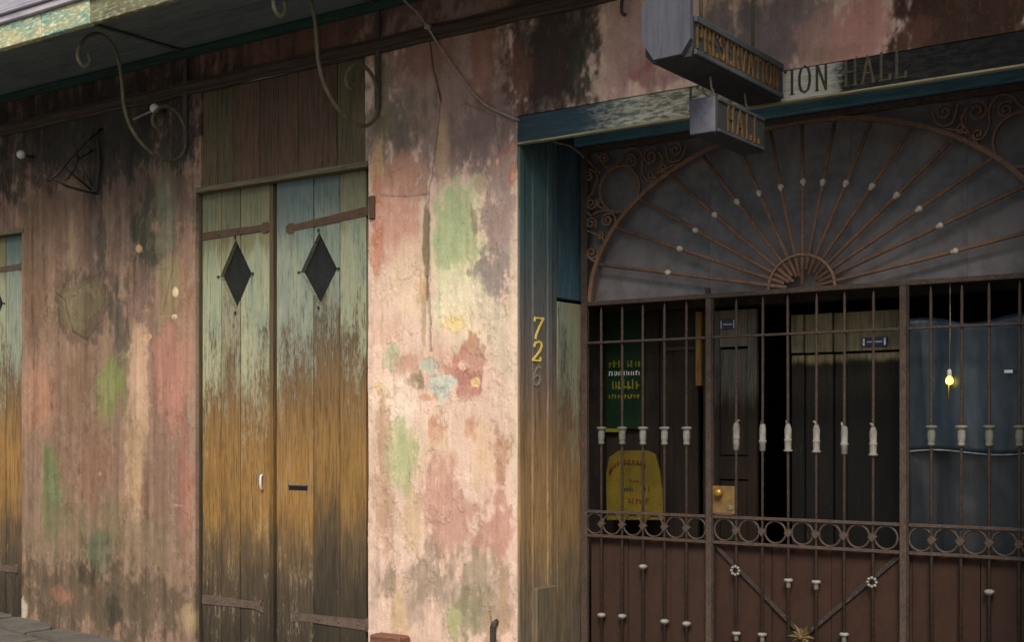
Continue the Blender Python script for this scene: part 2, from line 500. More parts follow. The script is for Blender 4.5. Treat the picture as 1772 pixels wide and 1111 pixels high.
# (px, py, rx, ry, colour, strength, softness, squareness, raggedness) measured on the wall face
PATCH = [
    # left stretch of wall
    (190, 330, 170, 190, (112, 92, 78), .95, .5, 2, .5),
    (160, 225, 240, 112, (50, 49, 45), .94, .6, 2.5, .4),  # shade under the balcony, painted into the wall colour
    (70, 480, 40, 150, (138, 108, 82), .8, .5, 2, .6),
    (110, 400, 40, 90, (128, 98, 78), .7, .5, 2, .6),
    (175, 420, 10, 80, (84, 72, 62), .7, .6, 2, .7),
    (125, 430, 8, 80, (150, 124, 92), .6, .6, 2, .6),
    (255, 395, 24, 70, (68, 72, 58), .85, .5, 2, .7),
    (285, 370, 14, 90, (110, 116, 92), .7, .5, 2, .6),
    (245, 515, 18, 70, (126, 98, 86), .85, .4, 2, .5),
    (145, 530, 62, 58, (84, 72, 56), .8, .45, 2, .35),
    (140, 526, 43, 40, (120, 106, 76), .95, .3, 2, .25),
    (205, 580, 14, 90, (92, 84, 72), .75, .5, 2, .7),
    (292, 500, 26, 62, (146, 128, 88), .85, .35, 2, .6),
    (240, 428, 5, 8, (200, 164, 116), .9, .2, 2, .5),
    (304, 505, 5, 9, (232, 206, 156), .95, .2, 2, .5),
    (303, 549, 6, 6, (220, 196, 150), .9, .2, 2, .5),
    (254, 582, 9, 5, (224, 184, 128), .9, .2, 2, .5),
    (172, 820, 3, 4, (244, 226, 190), .95, .2, 2, .2),
    (310, 874, 12, 2, (206, 170, 130), .8, .3, 2, .4),
    (140, 930, 8, 14, (92, 76, 58), .6, .4, 2, .8),
    (70, 690, 34, 80, (178, 126, 96), .85, .6, 2, .6),
    (130, 660, 40, 90, (140, 106, 80), .8, .6, 2, .6),
    (192, 664, 30, 62, (132, 136, 72), .95, .55, 2, .5),
    (240, 640, 18, 110, (206, 164, 130), .9, .4, 3, .35),
    (300, 660, 36, 100, (186, 126, 106), .9, .5, 2, .5),
    (322, 560, 12, 150, (176, 128, 100), .6, .6, 2, .5),
    (110, 800, 30, 110, (136, 102, 80), .8, .6, 2, .6),
    (88, 850, 22, 80, (108, 122, 74), .9, .5, 2, .6),
    (165, 800, 34, 90, (142, 102, 78), .8, .6, 2, .6),
    (232, 830, 22, 120, (192, 154, 112), .8, .5, 2, .5),
    (275, 830, 24, 110, (140, 108, 88), .8, .5, 2, .6),
    (320, 840, 15, 140, (164, 106, 88), .8, .6, 2, .5),
    (170, 930, 150, 70, (128, 112, 82), .7, .6, 2, .7),
    (170, 955, 26, 40, (92, 108, 78), .7, .6, 2, .7),
    (180, 1040, 190, 75, (100, 84, 64), .9, .5, 2, .5),
    (200, 1060, 22, 40, (70, 66, 52), .8, .5, 2, .6),
    (110, 1030, 18, 16, (156, 108, 86), .8, .4, 2, .7),
    (150, 1000, 12, 22, (76, 64, 50), .8, .5, 2, .8),
    (40, 1052, 11, 18, (190, 172, 152), .95, .25, 2, .4),
    (328, 1075, 14, 30, (176, 148, 106), .8, .5, 2, .5),
    # pier between the double doors and the gate
    (768, 160, 150, 170, (158, 128, 114), 1., .45, 3, .5),
    (700, 215, 42, 60, (116, 108, 92), .8, .6, 2, .6),
    (840, 225, 60, 90, (134, 112, 106), .85, .5, 2, .5),
    (660, 190, 18, 120, (128, 122, 88), .7, .6, 2, .5),
    (735, 90, 60, 40, (150, 104, 84), .7, .6, 2, .5),
    (830, 110, 30, 70, (150, 96, 74), .7, .6, 2, .6),
    (765, 260, 12, 60, (202, 164, 122), .8, .5, 2, .5),
    (690, 300, 50, 30, (206, 150, 120), .9, .5, 2, .6),
    (655, 300, 12, 60, (220, 180, 126), .9, .5, 2, .5),
    (690, 385, 48, 75, (222, 160, 132), .9, .5, 2, .5),
    (652, 400, 9, 90, (216, 138, 98), .85, .6, 2, .5),
    (712, 460, 30, 60, (238, 196, 160), .8, .6, 2, .5),
    (700, 500, 50, 60, (242, 208, 170), .8, .6, 2, .5),
    (790, 440, 52, 120, (232, 222, 172), .95, .35, 3, .35),
    (786, 390, 40, 70, (176, 192, 132), .85, .45, 2.5, .4),
    (875, 290, 26, 36, (192, 118, 90), .9, .5, 2, .6),
    (866, 400, 34, 120, (178, 152, 138), .95, .3, 2.5, .5),
    (855, 480, 38, 60, (156, 142, 130), .85, .35, 2, .7),
    (828, 325, 12, 14, (206, 176, 146), .9, .3, 2, .6),
    (822, 385, 8, 24, (150, 140, 110), .7, .4, 2, .6),
    (820, 560, 75, 60, (242, 218, 178), .7, .6, 2, .5),
    (738, 412, 7, 74, (146, 130, 92), .95, .25, 4, .25),
    (734, 540, 5, 60, (176, 154, 110), .7, .4, 3, .3),
    (730, 500, 10, 30, (206, 164, 110), .7, .5, 2, .6),
    (888, 640, 9, 300, (232, 206, 172), .8, .5, 2, .3),
    (868, 600, 16, 80, (206, 188, 158), .6, .6, 2, .8),
    (786, 555, 22, 24, (250, 216, 136), .95, .35, 2, .5),
    (680, 580, 36, 34, (222, 178, 146), .8, .6, 2, .5),
    (680, 622, 18, 26, (196, 192, 150), .9, .3, 2, .4),
    (706, 630, 20, 22, (190, 140, 108), .8, .4, 2, .6),
    (760, 640, 80, 50, (216, 172, 142), .6, .6, 2, .7),
    (790, 520, 60, 34, (246, 228, 188), .7, .5, 2, .6),
    (818, 600, 22, 32, (200, 146, 108), .92, .22, 2, .5),
    (802, 640, 40, 36, (208, 144, 120), .95, .22, 2, .6),
    (800, 668, 32, 26, (196, 130, 110), .9, .3, 2, .6),
    (800, 632, 8, 10, (234, 190, 164), .9, .3, 2, .5),
    (745, 634, 17, 15, (188, 192, 166), .9, .3, 2, .6),
    (724, 664, 22, 18, (150, 132, 100), .9, .35, 2, .7),
    (764, 672, 18, 24, (200, 204, 184), .9, .3, 2, .6),
    (738, 690, 18, 9, (200, 146, 96), .8, .4, 2, .6),
    (658, 676, 9, 14, (248, 204, 120), .95, .25, 2, .3),
    (822, 662, 7, 9, (252, 206, 130), .95, .25, 2, .3),
    (690, 712, 44, 54, (250, 222, 194), .9, .5, 2, .4),
    (790, 735, 70, 40, (238, 200, 170), .8, .6, 2, .5),
    (664, 760, 12, 90, (190, 146, 100), .7, .5, 2, .7),
    (698, 786, 30, 66, (182, 188, 122), .85, .5, 2, .4),
    (755, 745, 12, 22, (204, 136, 104), .8, .5, 2, .9),
    (815, 740, 10, 26, (204, 146, 106), .7, .5, 2, .9),
    (868, 790, 14, 56, (190, 134, 92), .8, .5, 2, 1.),
    (840, 790, 20, 60, (232, 190, 140), .6, .6, 2, .8),
    (760, 810, 34, 60, (230, 192, 152), .7, .6, 2, .5),
    (775, 880, 42, 80, (210, 154, 130), .9, .5, 2, .6),
    (862, 910, 36, 60, (204, 146, 124), .9, .5, 2, .6),
    (665, 880, 22, 90, (196, 152, 116), .8, .6, 2, .6),
    (710, 890, 20, 60, (216, 178, 130), .7, .6, 2, .6),
    (770, 1035, 135, 52, (184, 156, 132), .75, .7, 3, .4),
    (740, 1000, 30, 50, (160, 138, 112), .7, .5, 2, .7),
    (690, 1060, 18, 60, (214, 178, 124), .7, .6, 2, .6),
    (672, 1020, 12, 40, (150, 128, 102), .7, .5, 2, .8),
    (825, 985, 34, 40, (170, 150, 118), .8, .5, 2, .5),
    (815, 1060, 40, 50, (144, 136, 98), .85, .5, 2, .5),
    (786, 1080, 13, 36, (174, 174, 108), .85, .4, 2, .4),
    (845, 1080, 12, 40, (186, 152, 116), .8, .5, 2, .6),
    (872, 1050, 16, 70, (188, 150, 114), .8, .5, 2, .6),
    # above the gate
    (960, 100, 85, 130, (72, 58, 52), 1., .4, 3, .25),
    (1012, 105, 26, 70, (66, 74, 54), .8, .6, 2, .5),
    (900, 130, 20, 60, (128, 84, 64), .6, .6, 2, .6),
    (1072, 80, 24, 110, (206, 164, 148), 1., .35, 3, .4),
    (1110, 110, 26, 36, (168, 90, 86), .9, .5, 2, .4),
    (1100, 60, 20, 60, (192, 152, 140), .8, .5, 2, .4),
    (1170, 125, 60, 22, (186, 138, 128), .9, .5, 2, .5),
    (1240, 60, 40, 70, (132, 120, 112), .9, .5, 2, .5),
    (1340, 50, 90, 80, (134, 116, 114), 1., .4, 3, .4),
    (1420, 70, 44, 60, (192, 148, 132), .9, .5, 2, .5),
    (1490, 60, 56, 66, (216, 150, 136), .95, .4, 2, .4),
    (1440, 90, 60, 14, (180, 138, 112), .7, .6, 2, .5),
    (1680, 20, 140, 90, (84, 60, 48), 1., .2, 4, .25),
    (1590, 60, 30, 30, (124, 82, 64), .8, .6, 2, .5),
]
CRACKS = [   # (points, half width px, depth m)
    ([(742, 55), (748, 120), (762, 170), (757, 230), (748, 300), (742, 335)], 1.6, .006),
    ([(742, 335), (741, 420), (739, 480), (738, 520)], 1.0, .006),
    ([(739, 480), (743, 560), (745, 608)], 2.4, .010),
    ([(660, 338), (700, 340), (738, 336)], .9, .002),
    ([(805, 178), (855, 200), (864, 262)], 1.0, .003),
    ([(846, 1060), (850, 1085), (858, 1111)], 1.6, .006),
    ([(98, 510), (112, 520), (125, 575), (150, 590), (172, 560)], 1.6, .005),
    ([(300, 380), (298, 470), (282, 540)], 1.2, .004),
    ([(60, 560), (58, 640)], 2.0, .005),
]


def wall_metrics(px, py):
    p = at(px, py)
    q = at(px + 1, py)
    return p.x, p.z, q.x - p.x, abs(at(px, py + 1).z - p.z)


def wall_paint(X, Z):
    n8 = fbm(X, Z, .10, .13, 4, 11)
    n3 = fbm(X, Z, .035, .06, 3, 21)
    stv = fbm(X, Z, .05, .9, 4, 31)
    n1 = fbm(X, Z, .016, .028, 2, 161)
    n30 = fbm(X, Z, .35, .45, 4, 41)
    base = np.empty(X.shape + (3,))
    lw = smooth(-3.0, -2.0, X)[..., None]
    base[:] = pig((148, 116, 94)) * (1 - lw) + pig((232, 194, 168)) * lw
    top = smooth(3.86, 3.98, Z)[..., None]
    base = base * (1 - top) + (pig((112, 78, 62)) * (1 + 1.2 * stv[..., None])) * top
    rel = np.zeros(X.shape)
    w1 = fbm(X, Z, .16, .2, 4, 81)
    w2 = fbm(X, Z, .16, .2, 4, 91)
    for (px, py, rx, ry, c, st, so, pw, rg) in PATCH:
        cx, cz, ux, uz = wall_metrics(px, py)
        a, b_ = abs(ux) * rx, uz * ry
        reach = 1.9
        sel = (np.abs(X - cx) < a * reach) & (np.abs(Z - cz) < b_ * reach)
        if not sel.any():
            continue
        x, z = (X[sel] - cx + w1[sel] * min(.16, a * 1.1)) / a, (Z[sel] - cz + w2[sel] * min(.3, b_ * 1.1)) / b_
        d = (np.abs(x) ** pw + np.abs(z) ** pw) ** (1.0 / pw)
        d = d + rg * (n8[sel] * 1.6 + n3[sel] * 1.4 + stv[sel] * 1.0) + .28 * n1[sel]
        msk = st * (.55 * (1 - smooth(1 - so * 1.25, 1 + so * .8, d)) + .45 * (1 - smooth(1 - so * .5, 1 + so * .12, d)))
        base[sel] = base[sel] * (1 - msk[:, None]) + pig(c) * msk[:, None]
        if so < .37:
            rel[sel] += (-.0028 if (px * 7 + py) % 3 else .0025) * (1 - smooth(.93, 1.0, d))
    # streaks washed down the face, soot blotches, flaked-off skins of limewash
    left = 1 - lw[..., 0]
    fine = fbm(X, Z, .018, .45, 3, 101)
    rib = fbm(X, Z * 0 + 3.3, .11, 1, 3, 111) * smooth(1.9, 2.4, Z)
    v = 1 + (.14 + .45 * left) * stv + .2 * n30 + .14 * n8 + .12 * n3 + (.1 + .2 * left) * fine + .7 * left * rib
    base *= np.clip(v, .4, 1.5)[..., None]
    rel += left * rib * .007
    T = fbm(X, Z, .11, .16, 6, 61, .62)
    fl = (smooth(.105, .125, T) * (1 - .75 * smooth(2.9, 3.3, Z)) * (1 - .55 * left))[..., None]
    base = base * (1 - .26 * fl) + (base * .6 + pig((232, 206, 176)) * .42) * (.26 * fl)
    rim = (smooth(.085, .105, T) * (1 - smooth(.105, .125, T)) * (1 - .75 * smooth(2.9, 3.3, Z)))[..., None]
    base *= 1 - .16 * rim
    rel += .003 * fl[..., 0]
    T2 = fbm(X, Z, .07, .22, 6, 71, .62)
    dk = smooth(.14, .19, T2)[..., None]
    base *= 1 - dk * (1 - np.array((.8, .73, .66))) * (.35 + .3 * left[..., None]) * (1 - .6 * smooth(2.7, 3.1, Z))[..., None]
    rel -= .003 * dk[..., 0]
    T3 = fbm(X, Z, .02, .035, 3, 131)
    sp = (smooth(.33, .36, T3) * smooth(.02, .14, n30) * smooth(3.3, 2.6, Z))[..., None]
    base = base * (1 - .4 * sp) + pig((226, 204, 170)) * .4 * sp
    T4 = fbm(X, Z, .014, .16, 3, 141)
    rs4 = (smooth(.2, .3, T4) * (.4 + .6 * smooth(-.05, .1, n30)))[..., None]
    base = base * (1 - .3 * rs4) + pig((176, 118, 76)) * .3 * rs4
    base *= 1 - left[..., None] * (1 - np.array((1.0, 1.01, .98)))
    for pts, hw, dep in CRACKS:
        P = [at(*p) for p in pts]
        _, _, ux, _ = wall_metrics(*pts[0])
        wx = max(abs(ux) * hw, .005)
        for a, b_ in zip(P[:-1], P[1:]):
            sel = (X > min(a.x, b_.x) - .08) & (X < max(a.x, b_.x) + .08) & (Z > min(a.z, b_.z) - .03) & (Z < max(a.z, b_.z) + .03)
            if not sel.any():
                continue
            dx, dz = b_.x - a.x, b_.z - a.z
            L2 = dx * dx + dz * dz
            x, z = X[sel] + n3[sel] * .014 + n8[sel] * .016, Z[sel]
            t = np.clip(((x - a.x) * dx + (z - a.z) * dz) / L2, 0, 1)
            d = np.hypot(x - a.x - t * dx, z - a.z - t * dz)
            mk = 1 - smooth(wx * .55, wx * 1.25, d)
            rel[sel] = np.minimum(rel[sel], -dep * mk)
            base[sel] = base[sel] * (1 - .5 * mk[:, None]) + pig((96, 84, 62)) * (.5 * mk[:, None])
    rel = rel + .010 * n30 + .005 * n8 + .0022 * n3
    return np.clip(base, .006, .85), rel


def grid_object(name, X, Z, Yfn, keep, mat, parent, extra=None):
    """one mesh from a lattice of wall points; extra = list of (x array, y array, z array) strips"""
    vs, cs, fs = [], [], []
    col, rel = wall_paint(X, Z)
    Y = Yfn(X, Z, rel)
    n, m = X.shape
    vs.append(np.stack([X, Y, Z], -1).reshape(-1, 3))
    cs.append(col.reshape(-1, 3))
    idx = np.arange(n * m).reshape(n, m)
    q = np.stack([idx[:-1, :-1], idx[1:, :-1], idx[1:, 1:], idx[:-1, 1:]], -1)[keep]
    fs.append(q.reshape(-1, 4))
    base = n * m
    for (x, y, z) in (extra or []):
        c, r = wall_paint(x, z)
        yy = np.where(y <= 1e-6, -r, y)
        vs.append(np.stack([x, yy, z], -1).reshape(-1, 3))
        cs.append(c.reshape(-1, 3))
        a, b_ = x.shape
        idx = np.arange(a * b_).reshape(a, b_) + base
        fs.append(np.stack([idx[:-1, :-1], idx[1:, :-1], idx[1:, 1:], idx[:-1, 1:]], -1).reshape(-1, 4))
        base += a * b_
    V = np.concatenate(vs).astype(np.float32)
    C = np.concatenate(cs)
    F = np.concatenate(fs).astype(np.int32)
    used = np.zeros(len(V), bool)
    used[F.ravel()] = True
    rm = np.cumsum(used) - 1
    V, C, F = V[used], C[used], rm[F]
    me = bpy.data.meshes.new(name)
    me.vertices.add(len(V))
    me.vertices.foreach_set('co', V.ravel())
    me.loops.add(F.size)
    me.loops.foreach_set('vertex_index', F.ravel().astype(np.int32))
    me.polygons.add(len(F))
    me.polygons.foreach_set('loop_start', (np.arange(len(F)) * 4).astype(np.int32))
    me.update(calc_edges=True)
    me.polygons.foreach_set('use_smooth', np.ones(len(F), bool))
    at_ = me.color_attributes.new('pigment', 'FLOAT_COLOR', 'POINT')
    at_.data.foreach_set('color', np.concatenate([C, np.ones((len(C), 1))], 1).astype(np.float32).ravel())
    me.materials.append(mat)
    me.validate()
    ob = bpy.data.objects.new(name, me)
    COL.objects.link(ob)
    ob.parent = parent
    return ob


def stucco_material():
    m, nt, b = new_mat('layered_lime_stucco')
    a = nd(nt, 'ShaderNodeAttribute', attribute_name='pigment').outputs['Color']
    tc = nd(nt, 'ShaderNodeTexCoord').outputs['Object']
    f1 = noise(nt, tc, 90, 7, 0.72)
    f2 = noise(nt, tc, 150, 4, 0.7)
    st = noise(nt, tc, 34, 5, 0.7, (1, 1, 0.07))
    mid = noise(nt, tc, 14, 7, 0.72, (1, 1, 0.6))
    c = mix(nt, 1.0, a, ramp(nt, f1, [(0.3, (0.84, 0.83, 0.82, 1)), (0.5, grey(1)), (0.7, (1.12, 1.12, 1.11, 1))]), 'MULTIPLY')
    c = mix(nt, 1.0, c, ramp(nt, st, [(0.32, grey(0.92)), (0.5, grey(1)), (0.7, grey(1.05))]), 'MULTIPLY')
    c = mix(nt, 1.0, c, ramp(nt, mid, [(0.3, (0.86, 0.82, 0.78, 1)), (0.5, grey(1)), (0.7, (1.08, 1.05, 1.02, 1))]), 'MULTIPLY')
    # last flecks of limewash and pitted grit
    fl = ramp(nt, f1, [(0.63, grey(0)), (0.66, grey(0.2))])
    c = mix(nt, fl, c, (0.62, 0.54, 0.43, 1))
    # hairline crazing where the skin has dried out
    wv = nd(nt, 'ShaderNodeVectorMath', operation='ADD')
    nz = nd(nt, 'ShaderNodeTexNoise')
    nz.inputs['Scale'].default_value = 5.0
    nz.inputs['Detail'].default_value = 5.0
    nt.links.new(tc, nz.inputs['Vector'])
    sc_ = nd(nt, 'ShaderNodeVectorMath', operation='SCALE')
    sc_.inputs['Scale'].default_value = .35
    nt.links.new(nz.outputs['Color'], sc_.inputs[0])
    nt.links.new(tc, wv.inputs[0])
    nt.links.new(sc_.outputs[0], wv.inputs[1])
    vo = nd(nt, 'ShaderNodeTexVoronoi', feature='DISTANCE_TO_EDGE')
    vo.inputs['Scale'].default_value = 3.6
    nt.links.new(wv.outputs[0], vo.inputs['Vector'])
    hair = ramp(nt, vo.outputs['Distance'], [(0.004, grey(1)), (0.013, grey(0))])
    where = ramp(nt, noise(nt, tc, 1.3, 3, .6), [(0.46, grey(0)), (0.6, grey(.3))])
    c = mix(nt, math_n(nt, 'MULTIPLY', hair, where), c, (0.06, 0.045, 0.032, 1))
    pit = ramp(nt, f2, [(0.25, grey(0.6)), (0.31, grey(0))])
    c = mix(nt, pit, c, (0.06, 0.05, 0.04, 1))
    nt.links.new(c, b.inputs['Base Color'])
    b.inputs['Roughness'].default_value = 0.93
    b.inputs['Specular IOR Level'].default_value = 0.15
    h = math_n(nt, 'MULTIPLY_ADD', f2, 0.35, f1)
    h = math_n(nt, 'MULTIPLY_ADD', mid, 1.2, h)
    bump(nt, b, h, 0.5, 0.004)
    return m


M['stucco'] = stucco_material()

# ------------------------------------------------------------------ main measures
GY = 0.69                                    # the gate stands this far behind the wall face
XC = at(1388, 505, GY).x                     # gate centre
HW = 1.478                                   # half width of the opening
X_OPEN0, X_OPEN1 = 0.0, 2 * XC
Z_OPEN = at(895, 200).z                      # top of the carriage opening in the wall
DX0, DX1 = at(338.5, 600).x, at(637.5, 600).x   # double doors
DZ1 = at(635, 283).z
LX1 = at(38, 600).x                          # right edge of the far left doors
LX0 = LX1 - (DX1 - DX0)
LZ1 = at(38, 398).z
Z_CORN = at(660, 82).z
Z_SOF = 4.23
GROUND_R = -0.11

house = empty('stucco_building', (0, 0, 0), 'old building front of peeling pink and cream stucco with wooden shutter doors under a balcony', 'building')

# ------------------------------------------------------------------ ground: pavement and street


def pave_z(x):
    return 0.0 - 0.085 * min(max((x + 5.0) / 1.5, -0.4), 1.0) - 0.012 * max(0.0, x + 3.5) / 4


pm = mottled_mat('worn_slate', (112, 106, 98), (140, 132, 122), 5, 0.8, 0.0, (92, 90, 76), 0.5, k=.5)
bedm = mottled_mat('mossy_joint_soil', (58, 54, 40), (82, 76, 58), 9, 0.95, 0.0, (70, 76, 48), 0.6)
asph = mottled_mat('worn_concrete_street', (104, 102, 98), (124, 121, 115), 7, 0.9, 0.0, (90, 88, 84), 0.5)  # street made paler than asphalt to bounce more light upward
xs = [-30] + [-7 + .5 * i for i in range(27)] + [30]
mb = MB()
vs = []
for x in xs:
    vs += [(x, -2.3, pave_z(x) - .04), (x, 0.02, pave_z(x) - .04), (x, 3.2, pave_z(x) - .04)]
mb.add(vs, [(3 * i + j, 3 * i + 3 + j, 3 * i + 4 + j, 3 * i + 1 + j) for i in range(len(xs) - 1) for j in range(2)])
pave = mb.build('pavement', bedm)
tag(pave, kind='structure')
mb = MB()
mb.add([(-400, -400, -.30), (400, -400, -.30), (400, 400, -.32), (-400, 400, -.32)], [(0, 1, 2, 3)])
tag(mb.build('street', asph), kind='structure')
mb = MB()
for i in range(len(xs) - 1):
    za, zb = pave_z(xs[i]), pave_z(xs[i + 1])
    v = [(xs[i], -2.46, za - .4), (xs[i + 1] - .01, -2.46, zb - .4), (xs[i + 1] - .01, -2.3, zb - .4), (xs[i], -2.3, za - .4)]
    mb.add(v + [(p[0], p[1], p[2] + .41) for p in v], [(0, 3, 2, 1), (4, 5, 6, 7), (0, 1, 5, 4), (1, 2, 6, 5), (2, 3, 7, 6), (3, 0, 4, 7)])
tag(mb.build('kerb', pm), kind='structure')
rs = random.Random(3)
y = -0.03
row = 0
while y > -2.2:
    dy = rs.uniform(.34, .52)
    x = -7.6 + rs.uniform(0, .4)
    while x < 5.6:
        dx = rs.uniform(.45, .85)
        g = .018
        z = pave_z(x + dx / 2) + rs.uniform(-.008, .008)
        tx, ty = rs.uniform(-.02, .02), rs.uniform(-.025, .02)
        sl = (pave_z(x + dx) - pave_z(x)) / dx
        ys0, ys1 = y - g - rs.uniform(0, .02), max(y - dy + g, -2.27)
        q = [(x + g + rs.uniform(-.012, .012), ys0), (x + dx - g + rs.uniform(-.012, .012), ys0), (x + dx - g + rs.uniform(-.02, .012), ys1), (x + g + rs.uniform(-.012, .02), ys1)]
        # chamfer one corner now and then, as on broken slate
        if rs.random() < .5:
            a, b_ = q[1], q[2]
            q[1:3] = [(a[0] - rs.uniform(.03, .14), a[1]), (a[0], a[1] - rs.uniform(.03, .1)), b_]
        top = [Vector((p[0], p[1], z + (p[0] - x - dx / 2) * (sl + tx * .3) + (p[1] - y + dy / 2) * ty)) for p in q]
        s = MB()
        s.prism([p - Vector((0, 0, .06)) for p in top], (0, 0, .06))
        s.build('flagstone', pm, pave, loc=(x, y, z))
        x += dx
    y -= dy
    row += 1

# ------------------------------------------------------------------ the wall itself
STEP = .0062


def axis(keys):
    out = []
    for a, b_ in zip(keys[:-1], keys[1:]):
        n = max(1, int(round((b_ - a) / STEP)))
        out.append(np.linspace(a, b_, n, endpoint=False))
    out.append(np.array([keys[-1]]))
    return np.concatenate(out)


TR0, TR1 = at(348, 200).x, at(632, 200).x     # boarded transom over the doors
TZ1 = Z_CORN - .03
ax = axis([-6.75, LX0, LX1, DX0, TR0, TR1, DX1, X_OPEN0, X_OPEN1, 5.2])
az = axis([-.25, LZ1, DZ1, Z_OPEN, TZ1, 4.75])
Xg, Zg = np.meshgrid(ax, az, indexing='ij')
xc = (Xg[:-1, :-1] + Xg[1:, 1:]) / 2
zc = (Zg[:-1, :-1] + Zg[1:, 1:]) / 2
keep = np.ones(xc.shape, bool)
keep &= ~((xc > LX0) & (xc < LX1) & (zc < LZ1))
keep &= ~((xc > DX0) & (xc < DX1) & (zc < DZ1))
keep &= ~((xc > TR0) & (xc < TR1) & (zc >= DZ1) & (zc < TZ1))
keep &= ~((xc > X_OPEN0) & (xc < X_OPEN1) & (zc < Z_OPEN))


def reveal_v(x, z0, z1, depth):
    z = axis([z0, z1])
    ys = np.array([0, .006, .02, depth])
    return (np.full((len(z), 4), x), np.tile(ys, (len(z), 1)), np.tile(z[:, None], (1, 4)))


def reveal_h(x0, x1, z, depth):
    x = axis([x0, x1])
    ys = np.array([0, .006, .02, depth])
    return (np.tile(x[:, None], (1, 4)), np.tile(ys, (len(x), 1)), np.full((len(x), 4), z))


ex = [reveal_v(LX0, -.25, LZ1, .12), reveal_v(LX1, -.25, LZ1, .12), reveal_h(LX0, LX1, LZ1, .12),
      reveal_v(DX0, -.25, DZ1, .12), reveal_v(DX1, -.25, DZ1, .12), reveal_h(DX0, DX1, DZ1, .12),
      reveal_v(TR0, DZ1, TZ1, .08), reveal_v(TR1, DZ1, TZ1, .08),
      reveal_v(X_OPEN0, -.25, Z_OPEN, .06), reveal_v(X_OPEN1, -.25, Z_OPEN, .06), reveal_h(X_OPEN0, X_OPEN1, Z_OPEN, .06)]
# shared vertices would pucker the corners, so each reveal is its own strip butting on the face
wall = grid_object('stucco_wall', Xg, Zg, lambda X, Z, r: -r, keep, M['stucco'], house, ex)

s = MB()
s.box((-7.2, .02, 4.74), (5.2, .3, 8.2))
s.build('upper_wall', mottled_mat('faded_pink_stucco', (170, 128, 112), (196, 156, 134), 2, .9, 0, (140, 112, 96), .3, k=.8), house)

# ------------------------------------------------------------------ boarded transom, cornice, ledger
trans_m = wood_mat('dark_brown_transom_board', [(3.1, (128, 104, 82)), (3.5, (112, 88, 72)), (3.95, (104, 84, 68))], 3.1, 4.0, vary=.3, warp=.2, k=.6)  # brown boards, slightly darker towards the top
trans_g = wood_mat('green_tinged_transom_board', [(3.1, (126, 114, 86)), (3.5, (114, 102, 76)), (3.95, (102, 92, 68))], 3.1, 4.0, vary=.3, warp=.2, k=.6)
edges = [348, 372, 400, 446, 478, 512, 548, 580, 606, 632]
for i in range(len(edges) - 1):
    x0, x1 = at(edges[i], 200).x, at(edges[i + 1], 200).x
    s = MB()
    y0 = .018 + (.003 if i % 2 else 0) + random.uniform(-.002, .002)
    s.box((x0 + .0015, y0, DZ1 + .02), (x1 - .0015, .05, TZ1), .0015)
    s.build('transom_board', trans_g if i in (0, 1, 7, 8) else trans_m, house, loc=((x0 + x1) / 2, 0, 0))
s = MB()
s.box((TR0 - .06, .052, DZ1 - .01), (TR1 + .06, .09, TZ1 + .05))
s.build('transom_backing', M['black'], house)
hd = wood_mat('pale_door_head', [(3.0, (122, 112, 88)), (3.4, (122, 112, 88))], 3.0, 3.5, grain_axis='x', k=.8)
s = MB()
s.box((DX0 + .01, -.012, DZ1 - .02), (DX1 - .005, .07, DZ1 + .018), .004)
s.build('door_head', hd, house)

corn_m = wood_mat('sooty_cornice', [(3.6, (78, 66, 56)), (4.3, (70, 60, 52))], 3.6, 4.3, grain_axis='x', k=.8)
s = MB()
zc0 = Z_CORN
prof = [(0.03, -.030), (-.022, -.030), (-.030, -.016), (-.026, -.006), (-.040, .000), (-.056, .014), (-.056, .030), (-.044, .040), (-.03, .044), (-.03, .062), (.03, .066)]
n = len(prof)
vs = []
segs = 60
for i in range(segs + 1):
    x = -6.75 + (5.2 + 6.75) * i / segs
    w = .004 * math.sin(i * 1.7) + .003 * math.sin(i * .61)
    vs += [(x, p[0] + w * .5, zc0 + p[1] + w) for p in prof]
s.add(vs, [(i * n + j, i * n + j + 1, (i + 1) * n + j + 1, (i + 1) * n + j) for i in range(segs) for j in range(n - 1)])
s.build('cornice', corn_m, house)

# ------------------------------------------------------------------ balcony
BY = -1.05
bz = at(160, 42, BY).z
sof_m = wood_mat('dark_green_soffit_board', [(4.0, (104, 116, 116)), (4.5, (98, 110, 112))], 4.0, 4.5, grain_axis='x', k=.9, vary=.2, cracks=.3)
led_m = wood_mat('green_ledger', [(4.0, (48, 78, 68)), (4.5, (44, 72, 64))], 4.0, 4.5, grain_axis='x', k=.8, vary=.3)
fas_m = wood_mat('peeling_teal_fascia', [(3.9, (196, 186, 142)), (4.05, (168, 190, 164)), (4.16, (198, 202, 170)), (4.4, (170, 190, 170))], 3.9, 4.4, grain_axis='x', k=.75, vary=.3, warp=.12)
fas_d = wood_mat('bare_brown_fascia', [(3.9, (130, 128, 96)), (4.05, (104, 96, 76)), (4.4, (120, 132, 104))], 3.9, 4.4, grain_axis='x', k=.75, vary=.3, warp=.12)
deck_m = wood_mat('pale_lavender_deck_edge', [(4.1, (176, 170, 182)), (4.6, (196, 190, 200))], 4.1, 4.6, grain_axis='x', k=.75, vary=.2, cracks=.3)
fas_m = mottled_mat('peeling_teal_and_cream_fascia', (196, 186, 140), (120, 164, 148), 7, .8, 0, (220, 212, 176), .5, (.45, 1, 1.4), k=.85)
fas_d = mottled_mat('bare_brown_green_fascia', (104, 92, 74), (128, 126, 92), 6, .85, 0, (148, 172, 140), .5, (.45, 1, 1.4), k=.8)
balc = empty('balcony', (0, 0, Z_SOF), parent=house)
ny = 9
BX1 = 5.2
